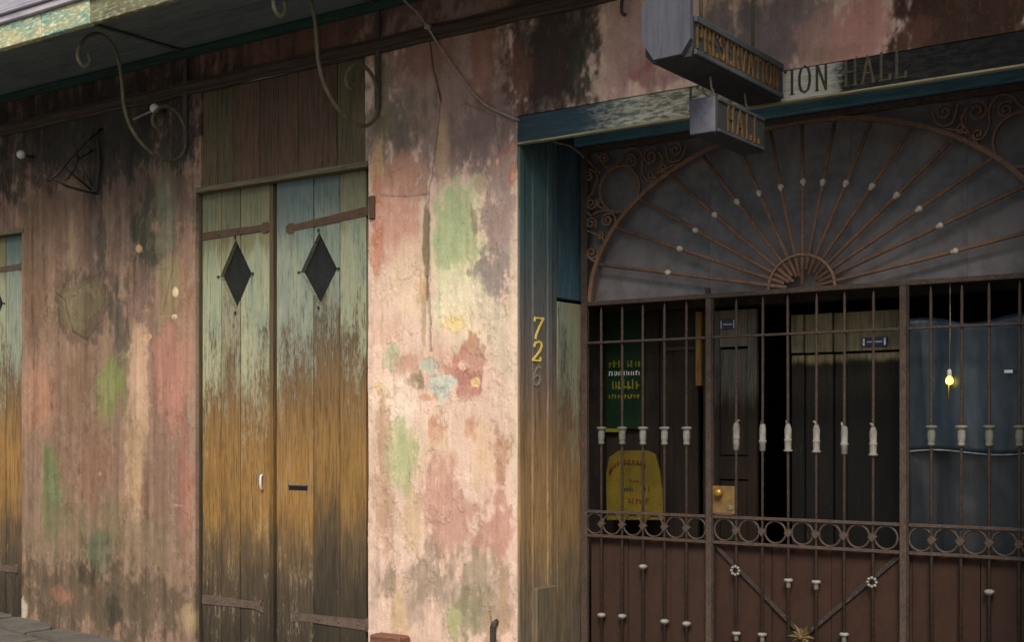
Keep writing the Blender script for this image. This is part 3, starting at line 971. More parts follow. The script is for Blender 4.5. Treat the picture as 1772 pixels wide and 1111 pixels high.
for j in range(ny):
    y0 = BY + .03 + (abs(BY) - .03) * j / ny
    y1 = BY + .03 + (abs(BY) - .03) * (j + 1) / ny
    s = MB()
    s.box((-7.2, y0 + .003, Z_SOF + random.uniform(0, .006)), (BX1, y1 - .003, Z_SOF + .03), .003)
    s.build('soffit_board', sof_m, balc, loc=(0, (y0 + y1) / 2, 0))
s = MB()
s.box((-7.2, BY, Z_SOF + .032), (BX1, .0, Z_SOF + .06))
s.build('deck', sof_m, balc)
s = MB()
s.box((-6.75, -.06, Z_SOF - .055), (BX1, -.014, Z_SOF - .002), .004)
s.build('ledger', led_m, balc)
xj = at(162, 42, BY).x
for a, b_, mt in ((-7.2, at(77, 60, BY).x, fas_m), (at(77, 60, BY).x, xj, fas_m), (xj, -.6, fas_d), (-.6, BX1, fas_m)):
    s = MB()
    s.box((a + .004, BY - (.03 if mt is fas_m else .022), bz), (b_ - .004, BY + .02, bz + .16), .005)
    s.build('fascia_board', mt, balc, loc=((a + b_) / 2, BY, 0))
for k, (dy, z0, z1) in enumerate(((.055, .162, .21), (.075, .212, .235), (.06, .237, .33))):
    s = MB()
    s.box((-7.2, BY - dy, bz + z0), (BX1 + .03, BY + .3, bz + z1), .006)
    s.build('deck_edge', deck_m, balc, loc=(0, BY, 0))


def spline(pts, n=6):
    """Catmull-Rom through 3D points"""
    P = [Vector(p) for p in pts]
    P = [P[0] * 2 - P[1]] + P + [P[-1] * 2 - P[-2]]
    out = []
    for i in range(1, len(P) - 2):
        for k in range(n):
            t = k / n
            a, b_, c, d = P[i - 1], P[i], P[i + 1], P[i + 2]
            out.append(.5 * ((2 * b_) + (c - a) * t + (2 * a - 5 * b_ + 4 * c - d) * t * t + (3 * b_ - a - 3 * c + d) * t ** 3))
    out.append(P[-2])
    return out


# S-scroll bracket, measured on the one beside the double doors (plane at right angles to the wall)
BXR = at(657, 200).x
BSP = 1.828
scp = [(612, 160), (622, 148), (620, 132), (606, 122), (596, 136), (598, 156), (612, 166)]
main = [(605, 150), (614, 154), (621, 146), (618, 132), (607, 124), (597, 132), (594, 150), (600, 112), ]
rod_px = [(616, 146), (610, 152), (602, 148), (599, 134), (606, 118), (622, 110), (640, 124), (652, 152), (655, 182), (648, 206), (630, 218), (606, 208), (582, 184), (562, 148), (551, 106), (548, 66), (543, 22), (532, -14), (512, -36), (490, -32), (476, -12), (474, 10), (484, 28), (494, 18), (492, 2)]
pts0 = spline([atx(p[0], p[1], BXR) for p in rod_px], 6)
s = MB()
s.tube(pts0, .0125, 8)
br0 = s.build('scroll_bracket', M['scroll_iron'], house, loc=(BXR, 0, 4.2))
s = MB()
s.box((BXR - .02, -.03, 3.55), (BXR + .02, -.012, 4.2), .004)
hs = s.build('mounting_strap', M['scroll_dark'], br0)
s = MB()
s.box((BXR - .016, -.98, Z_SOF - .014), (BXR + .016, -.03, Z_SOF - .002), .002)
s.build('top_arm', M['scroll_dark'], br0)
for i in (-1,):
    c = instance(br0, (BXR + BSP * i, 0, 4.2), house)
    for q_ in [o for o in br0.children]:
        h = q_.copy()
        COL.objects.link(h)
        h.parent = c

s = MB()
hx_ = at(1082, 5).x
s.tube(spline([atx(1079, -60, hx_), atx(1080, -20, hx_), atx(1076, 4, hx_), atx(1076, 20, hx_), atx(1082, 25, hx_), atx(1088, 18, hx_), atx(1086, 4, hx_)], 5), .010, 8)
s.build('hook', M['scroll_dark'], house)

# ------------------------------------------------------------------ double doors
wst = [(.1, (66, 58, 45)), (.5, (84, 71, 53)), (.74, (108, 88, 61)), (1.02, (150, 114, 62)), (1.35, (154, 117, 66)), (1.7, (136, 106, 68)), (2.0, (116, 98, 72)), (2.4, (112, 98, 76)), (3.25, (110, 98, 76))]
dstops = [(z, (int(c[0] * .9), int(c[1] * .9), int(c[2] * .88))) for z, c in wst]
p_a = [(1.3, (146, 144, 120)), (2.2, (172, 174, 142)), (2.75, (168, 172, 140)), (2.9, (132, 132, 100)), (3.25, (124, 124, 94))]
p_b = [(1.3, (136, 134, 120)), (2.2, (156, 160, 138)), (2.75, (156, 164, 142)), (2.95, (114, 128, 120)), (3.25, (100, 116, 112))]
p_c = [(1.3, (140, 132, 110)), (2.2, (158, 154, 126)), (2.75, (160, 158, 126)), (2.9, (126, 122, 92)), (3.25, (118, 114, 86))]
door_a = wood_mat('door_board_sage', wst, .1, 3.25, k=.8, warp=.3, paint=p_a, pmid=2.0, prange=.6)
door_b = wood_mat('door_board_teal', wst, .1, 3.25, k=.8, warp=.3, paint=p_b, pmid=2.05, prange=.6)
door_c = wood_mat('door_board_olive', wst, .1, 3.25, k=.8, warp=.3, paint=p_c, pmid=2.15, prange=.75)
DY = .055                                    # door face behind the wall face


def clip_poly(poly, x0, x1):
    def half(P, x, keep_right):
        out = []
        for i in range(len(P)):
            a, b_ = P[i], P[(i + 1) % len(P)]
            ina = (a[0] >= x) == keep_right or a[0] == x
            inb = (b_[0] >= x) == keep_right or b_[0] == x
            if ina:
                out.append(a)
            if ina != inb:
                t = (x - a[0]) / (b_[0] - a[0])
                out.append((x, a[1] + (b_[1] - a[1]) * t))
        return out
    return half(half(poly, x0, True), x1, False)


def plank_with_hole(x0, x1, z0, z1, hole, y0, y1):
    """board between x0 and x1 with the diamond opening cut through"""
    s = MB()
    hx = sorted(set([round(p[0], 5) for p in hole if x0 < p[0] < x1] + [x0, x1]))

    def span(x):
        zs = []
        for i in range(4):
            a, b_ = hole[i], hole[(i + 1) % 4]
            if min(a[0], b_[0]) - 1e-9 <= x <= max(a[0], b_[0]) + 1e-9 and abs(a[0] - b_[0]) > 1e-9:
                t = (x - a[0]) / (b_[0] - a[0])
                zs.append(a[1] + (b_[1] - a[1]) * t)
        return (min(zs), max(zs)) if zs else None
    for a, b_ in zip(hx[:-1], hx[1:]):
        m_ = span((a + b_) / 2)
        if m_ is None:
            s.box((a, y0, z0), (b_, y1, z1))
            continue
        sa, sb = span(a), span(b_)
        if sa is None:
            sa = (hole[0][1],) * 2
        if sb is None:
            sb = (hole[0][1],) * 2
        s.prism([(a, y0, z0), (b_, y0, z0), (b_, y0, sb[0]), (a, y0, sa[0])], (0, y1 - y0, 0))
        s.prism([(a, y0, sa[1]), (b_, y0, sb[1]), (b_, y0, z1), (a, y0, z1)], (0, y1 - y0, 0))
    return s


def diamond(px_c, px_l, px_r, pz_t, pz_b):
    c = at(px_c, pz_t, DY)
    l_ = at(px_l[0], px_l[1], DY)
    r_ = at(px_r[0], px_r[1], DY)
    b_ = at(px_c, pz_b, DY)
    zm = (l_.z + r_.z) / 2
    return [(l_.x, zm), (c.x, c.z), (r_.x, zm), (b_.x, b_.z)]


def leaf(name_x, seams, mats, hole, zt, parent, dx=0.0):
    lf = empty('door_leaf', ((seams[0] + seams[-1]) / 2 + dx, DY, 0), parent=parent)
    for i in range(len(seams) - 1):
        x0, x1 = seams[i] + .0035, seams[i + 1] - .0035
        yj = random.uniform(-.003, .003)
        tw = hole and any(x0 < p[0] < x1 for p in hole) or (hole and hole[0][0] < x0 < hole[2][0])
        if tw:
            h2 = [tuple(p) for p in hole]
            s = plank_with_hole(x0, x1, -.08, zt - .022, h2, DY + yj, DY + .035)
        else:
            s = MB()
            s.box((x0, DY + yj, -.08), (x1, DY + .035, zt - .022), .003)
        s.v = [(v[0] + dx, v[1], v[2]) for v in s.v]
        s.build('plank', mats[i % len(mats)], lf, loc=((x0 + x1) / 2 + dx, DY, 0))
    return lf


def mid_px(px):
    return at(px, 500, DY).x


left_hole = diamond(408, (381, 480), (435, 472), 414, 538)
right_hole = diamond(552, (521, 474), (583, 462), 402, 529)
seL = [mid_px(340), mid_px(383), mid_px(416), mid_px(469)]
seR = [mid_px(479), mid_px(543), mid_px(588), mid_px(634)]
leafL = leaf('l', seL, [door_a, door_c, door_a], left_hole, DZ1, house)
leafR = leaf('r', seR, [door_b, door_b, door_a], right_hole, DZ1, house)
louv = mottled_mat('dark_backing_plate', (34, 36, 34), (46, 48, 45), 10, .8, k=.6)


def diamond_parts(lf, hole):
    # dark plate a little behind the diamond, and the pointed ticks at its corners
    x0, x1, z0, z1 = hole[0][0] - .03, hole[2][0] + .03, hole[3][1] - .03, hole[1][1] + .03
    s = MB()
    s.box((x0, DY + .037, z0), (x1, DY + .044, z1))
    s.build('backing_plate', louv, lf)
    for (hx, hz), (ddx, ddz) in zip(hole, ((-1, 0), (0, 1), (1, 0), (0, -1))):
        s = MB()
        e = .018
        s.strip([(hx + ddx * .004, DY - .006, hz + ddz * .004), (hx + ddx * e * 1.4, DY - .006, hz + ddz * e * 1.4)], (0, 1, 0), .013, .008)
        s.build('diamond_tick', M['iron_dark'], lf)


diamond_parts(leafL, left_hole)
diamond_parts(leafR, right_hole)
bead = wood_mat('astragal_bead', [(z, (int(c[0] * .95), int(c[1] * .95), int(c[2] * .95))) for z, c in dstops], .1, 3.25, k=.8, warp=.4)
s = MB()
s.box((mid_px(468.5), DY - .018, -.08), (mid_px(475), DY + .03, DZ1 - .024), .006)
s.build('meeting_bead', bead, leafL)
s = MB()
s.box((DX0 - .1, .1, -.2), (DX1 + .1, .125, DZ1 + .05))
s.build('door_backing', M['black'], house)
for xx in (DX0, DX1):
    s = MB()
    s.box((xx - .012 if xx == DX1 else xx - .004, .03, -.2), (xx + .004 if xx == DX1 else xx + .012, .098, DZ1 - .024), .003)
    s.build('door_stop', wood_mat('dark_door_stop', [(0, (70, 62, 50)), (3.2, (86, 84, 66))], 0, 3.3, k=.7) if xx == DX0 else bpy.data.materials['dark_door_stop'], house)


def strap(p0, p1, w0, w1, tip, parent, mat, y=DY - .006, dx=0.0):
    """strap hinge from its knuckle (p0) to its flared tip (p1), both on the door face"""
    s = MB()
    a = Vector((p0[0] + dx, y, p0[1]))
    b_ = Vector((p1[0] + dx, y, p1[1]))
    u = (b_ - a).normalized()
    v = Vector((-u.z, 0, u.x))
    L = (b_ - a).length
    poly = [a + v * w0 / 2, a - v * w0 / 2, a + u * L * .93 - v * w1 / 2]
    if tip == 'fish':
        poly += [b_ + u * .035 - v * w1 * .95, b_ + u * .005, b_ + u * .03 + v * w1 * .95]
    else:
        poly += [a + u * L * .95 - v * w1 * .85, b_ - v * w1 * .8, b_ + u * .03 - v * w1 * .45, b_ + u * .03 + v * w1 * .45, b_ + v * w1 * .8, a + u * L * .95 + v * w1 * .85]
    poly += [a + u * L * .93 + v * w1 / 2]
    s.prism(poly, (0, .009, 0))
    for t in (.12, .38, .64, .95):
        c = a + u * L * t
        s.lathe((c.x, y - .004, c.z), [(.008, 0), (.011, .003), (.011, .006)], 8, (0, 1, 0))
    s.lathe((a.x, y + .002, a.z - w0 * .62), [(.012, 0), (.015, .004), (.015, w0 * 1.24 - .004), (.012, w0 * 1.24)], 8)
    return s.build('strap_hinge', mat, parent)


def dpt(px, py):
    p = at(px, py, DY)
    return (p.x, p.z)


strap(dpt(331, 412), dpt(463, 393), .056, .044, 'spade', leafL, M['hinge_rust'])
strap(dpt(641, 364), dpt(501, 396), .062, .044, 'spade', leafR, M['hinge_rust'])
strap(dpt(331, 1035), dpt(450, 1049), .072, .05, 'fish', leafL, M['hinge_low'])
strap(dpt(637, 1083), dpt(508, 1067), .072, .05, 'fish', leafR, M['hinge_low'])
# hinge pintle plate on the wall, rusty
p = at(644, 358, -.004)
s = MB()
s.box((p.x - .02, -.02, p.z - .08), (p.x + .028, .0, p.z + .07), .006)
s.build('hinge_pintle', M['hinge_rust'], house)
# pale pull handle and letter slot
p = at(455, 836, DY)
s = MB()
s.tube([(p.x - .004, DY - .004, p.z + .055), (p.x - .002, DY - .02, p.z + .045), (p.x, DY - .024, p.z), (p.x + .002, DY - .02, p.z - .04), (p.x, DY - .004, p.z - .05)], .008, 8)
s.build('door_pull', M['white'], leafL)
p0, p1 = at(500, 842, DY), at(533, 850, DY)
s = MB()
s.box((p0.x, DY - .004, p1.z), (p1.x, DY + .004, p0.z), .002)
s.build('letter_slot', M['black'], leafR)
s = MB()
s.box((p0.x, DY - .009, p0.z + .001), (p1.x + .004, DY + .002, p0.z + .009), .002)
s.build('slot_lip', M['iron_dark'], leafR)

# far left doors: only their right edge reaches into the photograph
sh = LX1 - DX1
lz = LZ1
sL2 = [x + sh for x in seL]
sR2 = [x + sh for x in seR]
p5 = at(6, 525, DY)
hole2 = [(p[0] - right_hole[2][0] + p5.x, p[1] - right_hole[2][1] + p5.z) for p in right_hole]
hole3 = [(p[0] - left_hole[2][0] + p5.x - .86, p[1] - left_hole[2][1] + p5.z) for p in left_hole]
leaf2 = leaf('r', sR2, [door_c, door_a, door_b], hole2, lz, house)
leaf3 = leaf('l', sL2, [door_a, door_c, door_a], hole3, lz, house)
tag(leaf2, 'narrow strip of another weathered door leaf at the left edge of the photo')
diamond_parts(leaf2, hole2)
diamond_parts(leaf3, hole3)
s = MB()
s.box((LX0 - .1, .1, -.2), (LX1 + .1, .125, LZ1 + .05))
s.build('door_backing', M['black'], house)
strap(dpt(38, 461), dpt(-60, 476), .05, .036, 'spade', leaf2, M['hinge_low'])
strap(dpt(30, 985), dpt(-60, 980), .06, .045, 'fish', leaf2, M['hinge_low'])
s = MB()
s.box((LX0 + .01, -.012, LZ1 - .02), (LX1 + .03, .07, LZ1 + .018), .004)
s.build('door_head', hd, house)
for a, b_ in ((DX0, DX1), (LX0, LX1)):
    s = MB()
    s.box((a - .02, -.05, -.3), (b_ + .01, .2, -.085), .01)
    s.build('door_sill', pm, house)

# ------------------------------------------------------------------ carriage opening: jambs, lintel, soffit
jst = [(.2, (96, 86, 70)), (.6, (108, 92, 70)), (1.0, (136, 109, 72)), (1.4, (128, 102, 70)), (1.75, (112, 94, 78)), (2.1, (100, 88, 78)), (3.3, (92, 86, 78))]
jp = [(1.6, (92, 82, 76)), (2.1, (90, 86, 84)), (2.5, (72, 82, 84)), (2.8, (60, 84, 88)), (3.2, (66, 92, 94))]
jamb_m = wood_mat('jamb_paint_dark_teal', jst, .2, 3.3, k=1.25, warp=.3, paint=jp, pmid=1.95, prange=.6)
jlow_m = wood_mat('jamb_paint_pale_green', jst, .2, 3.3, k=1.0, warp=.25, paint=[(1.2, (128, 126, 104)), (2.2, (146, 150, 124))], pmid=1.7, prange=.6)
jblue_m = wood_mat('jamb_paint_blue', [(2.2, (78, 116, 128)), (2.6, (72, 104, 118)), (3.3, (70, 92, 104))], 2.2, 3.3, k=.75, warp=.3, cracks=.35)
zl = at(899, 246).z


def yx0(px):
    """depth on the jamb (plane x = 0) that shows at this column"""
    return atx(px, 700, 0.0).y


def jamb(sx, xj, first):
    """sx = +1: the jamb at x = 0 facing +x"""
    j = empty('door_jamb', (xj, .3, 0), parent=house)
    cuts = [(896.5, 905, .012), (905, 920, .0), (920, 944, .010), (944, 952, .018), (952, 965, -.004)]
    for a, b_, pr in cuts:
        ya, yb = yx0(a), yx0(b_)
        s = MB()
        s.box((xj - sx * .10, ya + .0015, -.2), (xj + sx * pr, yb - .0015, 3.34), .003)
        s.build('jamb_board', jamb_m, j, loc=(xj, (ya + yb) / 2, 0))
    ya, yb = yx0(966), GY + .05
    zs = atx(985, 523, 0).z
    s = MB()
    s.box((xj - sx * .10, ya, zs + .02), (xj - sx * .012, yb, 3.4), .003)
    s.build('jamb_board', jblue_m, j, loc=(xj, (ya + yb) / 2, 0))
    s = MB()
    s.box((xj - sx * .10, ya, -.2), (xj - sx * .006, yb, zs - .004), .003)
    s.build('jamb_board', jlow_m, j, loc=(xj, (ya + yb) / 2, 0))
    zt, zb = atx(937, 1016, 0).z, -.2
    s = MB()
    s.box((xj, yx0(921), zb), (xj + sx * .034, yx0(956), zt), .006)
    s.build('plinth_block', wood_mat('grey_plinth_wood', [(0, (110, 98, 78)), (1, (110, 98, 78))], 0, 1, k=.8) if first else bpy.data.materials['grey_plinth_wood'], j)
    return j


jL = jamb(1, X_OPEN0, True)
jR = jamb(-1, X_OPEN1, False)

# stroke letters --------------------------------------------------
GL = {
    'P': (.66, [[(.12, 0), (.12, 1)], [(.12, 1), (.46, 1), (.6, .9), (.6, .6), (.46, .5), (.12, .5)], [(0, 0), (.26, 0)]]),
    'R': (.72, [[(.12, 0), (.12, 1)], [(.12, 1), (.46, 1), (.6, .9), (.6, .6), (.46, .52), (.12, .52)], [(.36, .52), (.66, 0)], [(0, 0), (.24, 0)]]),
    'E': (.62, [[(.12, 0), (.12, 1)], [(.04, 1), (.56, 1), (.56, .86)], [(.12, .52), (.44, .52)], [(.04, 0), (.58, 0), (.58, .16)]]),
    'S': (.62, [[(.54, .82), (.46, .95), (.3, 1), (.14, .94), (.08, .78), (.16, .6), (.44, .44), (.54, .26), (.46, .06), (.3, 0), (.14, .05), (.06, .2)]]),
    'V': (.72, [[(.06, 1), (.34, 0), (.64, 1)], [(0, 1), (.16, 1)], [(.54, 1), (.72, 1)]]),
    'A': (.74, [[(.06, 0), (.36, 1), (.66, 0)], [(.18, .36), (.54, .36)], [(0, 0), (.16, 0)], [(.56, 0), (.74, 0)]]),
    'T': (.66, [[(.33, 0), (.33, 1)], [(.02, .86), (.02, 1), (.64, 1), (.64, .86)], [(.22, 0), (.44, 0)]]),
    'I': (.32, [[(.16, 0), (.16, 1)], [(.04, 1), (.28, 1)], [(.04, 0), (.28, 0)]]),
    'O': (.74, [[(.36, 1), (.16, .9), (.07, .66), (.07, .34), (.16, .1), (.36, 0), (.56, .1), (.65, .34), (.65, .66), (.56, .9), (.36, 1)]]),
    'N': (.76, [[(.12, 0), (.12, 1), (.62, 0), (.62, 1)], [(.02, 0), (.22, 0)], [(.52, 1), (.74, 1)], [(.02, 1), (.12, 1)]]),
    'H': (.76, [[(.12, 0), (.12, 1)], [(.62, 0), (.62, 1)], [(.12, .5), (.62, .5)], [(.02, 0), (.24, 0)], [(.02, 1), (.24, 1)], [(.52, 0), (.74, 0)], [(.52, 1), (.74, 1)]]),
    'L': (.62, [[(.12, 0), (.12, 1)], [(.02, 1), (.24, 1)], [(.02, 0), (.58, 0), (.58, .18)]]),
    '7': (.6, [[(.06, .86), (.08, 1), (.56, 1), (.36, .5), (.27, .2), (.25, 0)]]),
    '2': (.6, [[(.08, .74), (.12, .92), (.3, 1), (.48, .93), (.53, .76), (.44, .5), (.08, .02), (.54, .02), (.56, .16)]]),
    '6': (.6, [[(.5, .92), (.36, 1), (.2, .9), (.1, .62), (.08, .3), (.16, .08), (.3, 0), (.46, .08), (.53, .28), (.46, .48), (.3, .55), (.14, .45), (.09, .3)]]),
}


def glyph(ch, o, u, v, n, h, w, th, mat, parent, name='letter', slant=0.0, wx=1.0):
    """raised letter: o = lower left corner, u/v/n = right/up/outward, h = height, w = stroke, th = thickness"""
    o, u, v, n = Vector(o), Vector(u), Vector(v), Vector(n)
    s = MB()
    k = 0
    for st in GL[ch][1]:
        thin = len(st) == 2 and abs(st[0][1] - st[1][1]) < .01 and st[0][1] in (0, 1)
        ww = w * (.6 if thin else 1.0)
        for a, b_ in zip(st[:-1], st[1:]):
            pa = o + u * ((a[0] + slant * a[1]) * h * wx) + v * (a[1] * h)
            pb = o + u * ((b_[0] + slant * b_[1]) * h * wx) + v * (b_[1] * h)
            d = (pb - pa)
            L = d.length
            d.normalize()
            e = ww * .3
            sw = ww * (.55 + .45 * abs(d.dot(v)))
            k += 1
            s.strip([pa - d * e + n * (th / 2 + k * .00012), pb + d * e + n * (th / 2 + k * .00012)], n, sw, th)
    return s.build(name, mat, parent, loc=o)


def text(t, o, u, v, n, h, w, th, mat, parent, gap=.14, wx=1.0, length=None, skip=()):
    tot = sum((GL[c][0] if c != ' ' else .45) + gap for c in t) - gap
    if length:
        wx = length / (tot * h)
    x = 0.0
    for i, c in enumerate(t):
        if c == ' ':
            x += .45 + gap
            continue
        if i not in skip:
            glyph(c, Vector(o) + Vector(u) * (x * h * wx), u, v, n, h, w, th, mat, parent, wx=wx)
        x += GL[c][0] + gap


# house number, painted down the jamb
for ch, (px, py0, py1), mt in (('7', (919, 585, 549), 'gold_bright'), ('2', (919, 624, 590), 'gold_bright'), ('6', (919, 667, 634), 'worn_number')):
    a = atx(px, py0, .010)
    b_ = atx(px, py1, .010)
    h = (b_.z - a.z)
    g = glyph(ch, (.0102, a.y, a.z), (0, 1, 0), (0, 0, 1), (1, 0, 0), h, .018, .003, M[mt], jL, 'house_number', slant=.16, wx=1.45)
g['label'] = 'worn grey digit below the two gold ones'

# lintel: flaking painted board above the opening


def lintel_material():
    m, nt, b = new_mat('flaking_black_and_white_lintel_paint')
    tc = nd(nt, 'ShaderNodeTexCoord').outputs['Object']
    sp = nd(nt, 'ShaderNodeSeparateXYZ')
    nt.links.new(tc, sp.inputs[0])
    n1 = noise(nt, tc, 9, 6, .65, (.6, 1, 1.6))
    n2 = noise(nt, tc, 34, 5, .7, (.4, 1, 1.5))
    g = noise(nt, tc, 60, 4, .6, (.08, 1, 1))
    xx = math_n(nt, 'MULTIPLY_ADD', math_n(nt, 'SUBTRACT', n1, .5), .2, sp.outputs[0])
    xa, xb = .0, 2.9
    mr = nd(nt, 'ShaderNodeMapRange')
    mr.inputs[1].default_value = xa
    mr.inputs[2].default_value = xb
    nt.links.new(xx, mr.inputs[0])

    def u(px):
        return max(0, min(1, at(px, 150).x / 2.9))
    base = ramp(nt, mr.outputs[0], [(0, rgba((38, 56, 64), 1.)), (u(1040), rgba((50, 74, 82), 1.)), (u(1085), rgba((112, 126, 110), 1.)), (u(1130), rgba((104, 104, 86), 1.)),
                                    (u(1200), rgba((120, 118, 100), 1.)), (u(1320), rgba((140, 142, 130), 1.)), (u(1370), rgba((196, 198, 190), 1.)), (u(1440), rgba((186, 186, 170), 1.)), (u(1458), rgba((36, 36, 33), .6)), (1, rgba((24, 24, 25), .7))])
    fl = ramp(nt, n2, [(.44, grey(0)), (.56, grey(1))])
    lim = ramp(nt, mr.outputs[0], [(u(1000), grey(0)), (u(1080), grey(.9)), (u(1440), grey(.85)), (u(1462), grey(.05)), (1, grey(.02))])
    col = mix(nt, math_n(nt, 'MULTIPLY', fl, lim), base, rgba((192, 186, 166), 1.))
    fd = ramp(nt, n1, [(.30, grey(1)), (.38, grey(0))])
    col = mix(nt, math_n(nt, 'MULTIPLY', fd, lim), col, rgba((46, 48, 42), .8))
    col = mix(nt, 1., col, ramp(nt, g, [(.3, grey(.7)), (.7, grey(1.2))]), 'MULTIPLY')
    nt.links.new(col, b.inputs['Base Color'])
    b.inputs['Roughness'].default_value = .75
    bump(nt, b, math_n(nt, 'MULTIPLY_ADD', n2, 1., g), .6, .004)
    return m


lint_m = lintel_material()
LXe = X_OPEN1
s = MB()
s.box((X_OPEN0, .004, zl), (LXe, .05, Z_OPEN - .003), .004)
lintel = s.build('lintel_board', lint_m, house)
lz0 = at(1400, 158).z
lh = at(1400, 112).z - lz0
x1e = at(1568, 130).x
x0e = at(1381, 150).x
unit = None
tot_tail = sum(GL[c][0] + .2 for c in 'ONHALL') - .2 + .45 + .2
wxl = (x1e - x0e) / (tot_tail * lh)
head = 'PRESERVATI'
xo = x0e - sum(GL[c][0] + .2 for c in head) * lh * wxl
let_g = mottled_mat('worn_gold_letter', (110, 88, 46), (140, 116, 66), 24, .7, 0, (60, 54, 40), .3, k=.8)
let_d = mottled_mat('dark_letter_ghost', (58, 54, 40), (84, 76, 52), 20, .8, 0, (40, 38, 32), .3)
let_p = mottled_mat('pale_worn_letter', (92, 86, 64), (124, 114, 84), 26, .8, 0, (36, 34, 30), .3, k=.75)
x = 0
for i, c in enumerate('PRESERVATION HALL'):
    if c == ' ':
        x += .45 + .2
        continue
    mt = let_d if i in (2, 7, 8, 9, 10, 11) else (let_g if i < 12 else let_p)
    if i not in (0, 1):
        glyph(c, (xo + x * lh * wxl, .0038, lz0), (1, 0, 0), (0, 0, 1), (0, -1, 0), lh, .0135, .002, mt, lintel, wx=wxl)
    x += GL[c][0] + .2
# thin trim under the board, then the blue soffit rising to the gate
zg_top = at(1003, 257, GY).z
trim_m = wood_mat('pale_trim', [(3.1, (150, 142, 110)), (3.3, (160, 156, 128))], 3.1, 3.4, grain_axis='x', k=.95)
s = MB()
s.box((X_OPEN0, -.012, zl - .012), (LXe, .03, zl - .001), .003)
s.build('lintel_trim', trim_m, house)
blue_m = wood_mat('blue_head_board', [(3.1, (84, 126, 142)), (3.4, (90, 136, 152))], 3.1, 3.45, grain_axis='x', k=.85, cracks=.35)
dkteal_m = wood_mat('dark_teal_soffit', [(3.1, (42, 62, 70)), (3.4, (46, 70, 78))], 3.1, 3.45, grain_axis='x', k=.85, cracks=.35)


def soffit(y0, y1, lift, mt):
    def zz(y):
        return zl + (zg_top - zl) * (y - .03) / (GY - .05 - .03) * 1.75 + lift
    s = MB()
    a, b_ = zz(y0), zz(y1)
    s.prism([(X_OPEN0, y0, a), (X_OPEN0, y1 - .004, b_), (X_OPEN0, y1 - .004, b_ + .06), (X_OPEN0, y0, a + .06)], (LXe - X_OPEN0, 0, 0))
    s.build('soffit_plank', mt, house, loc=(XC, (y0 + y1) / 2, 0))


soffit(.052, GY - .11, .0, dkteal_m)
s = MB()
s.box((X_OPEN0 + .02, GY - .105, zg_top - .004), (LXe - .02, GY - .05, zg_top + .16), .006)
s.build('head_board', blue_m, house)

# ------------------------------------------------------------------ iron gate
gate = empty('iron_gate', (XC, GY, 0), 'rusty wrought iron gate with a sunburst fanlight, upright bars and scrolled corners filling the carriageway', 'gate')
IR = M['iron_rust']
IRF = mottled_mat('dry_rusted_iron', (100, 80, 66), (122, 96, 78), 14, 0.8, 0.0, (130, 94, 66), 0.4, k=1.05)
zf = at(1388, 502, GY).z             # underside rail of the fanlight
ZT = at(1388, 209, GY).z             # top rail
zr1, zr0 = at(1388, 901, GY).z, at(1388, 947, GY).z
zth = at(1388, 577, GY).z
zbot = -.06


def G(dx, z, dy=0.0):
    return Vector((XC + dx, GY + dy, z))


for dx in (-1.455, -.583, .583, 1.455):
    s = MB()
    top = ZT + .03 if abs(dx) > 1 else zf - .012
    w = .022 if abs(dx) > 1 else .019
    s.box(G(dx - w, zbot, -.016), G(dx + w, top, .016), .003)
    s.build('stile', IR, gate, loc=G(dx, 0))
    if abs(dx) < 1:
        s = MB()
        s.box(G(dx + .0215, zbot, -.010), G(dx + .030, top, .010))
        s.build('stile_edge_bar', M['iron_dark'], gate, loc=G(dx, 0))
for nm, z, hh, tt in (('top_rail', ZT + .014, .018, .018), ('fanlight_rail', zf, .014, .017)):
    s = MB()
    s.box(G(-1.432, z - hh, -tt), G(1.432, z + hh, tt), .003)
    s.build(nm, IR, gate)
for z, hh in ((zth, .007), (zr1, .009), (zr0, .009)):
    for a, b_ in ((-1.432, -.604), (-.562, .562), (.615, 1.432)):
        s = MB()
        s.box(G(a, z - hh, -.014), G(b_, z + hh, .0135), .002)
        s.build('rail', IR, gate, loc=G((a + b_) / 2, z))
# upright bars, with a pointed head below the fanlight
bars = [(-1.332 + .1493 * i, 'side') for i in range(5)] + [(-.409 + .164 * i, 'mid') for i in range(6)] + [(.737 + .1493 * i, 'side') for i in range(5)]
s = MB()
s.tube([G(0, zbot), G(0, zf - .085), G(0, zf - .055), G(0, zf - .022)], [.0085, .0085, .0075, .0015], 8)
bar0 = s.build('bar', IR, gate, loc=G(0, 0))
s = MB()   # square-shouldered collar of the side panels
s.lathe(G(0, 1.405), [(.010, 0), (.019, .004), (.022, .014), (.017, .020), (.0185, .024), (.0225, .05), (.021, .088), (.018, .094), (.032, .100), (.033, .108), (.024, .113), (.010, .114)], 10)
mesh_side_w = s.mesh('collar', M['collar_white'], G(0, 0))
mesh_side_g = s.mesh('collar', M['collar_green'], G(0, 0))


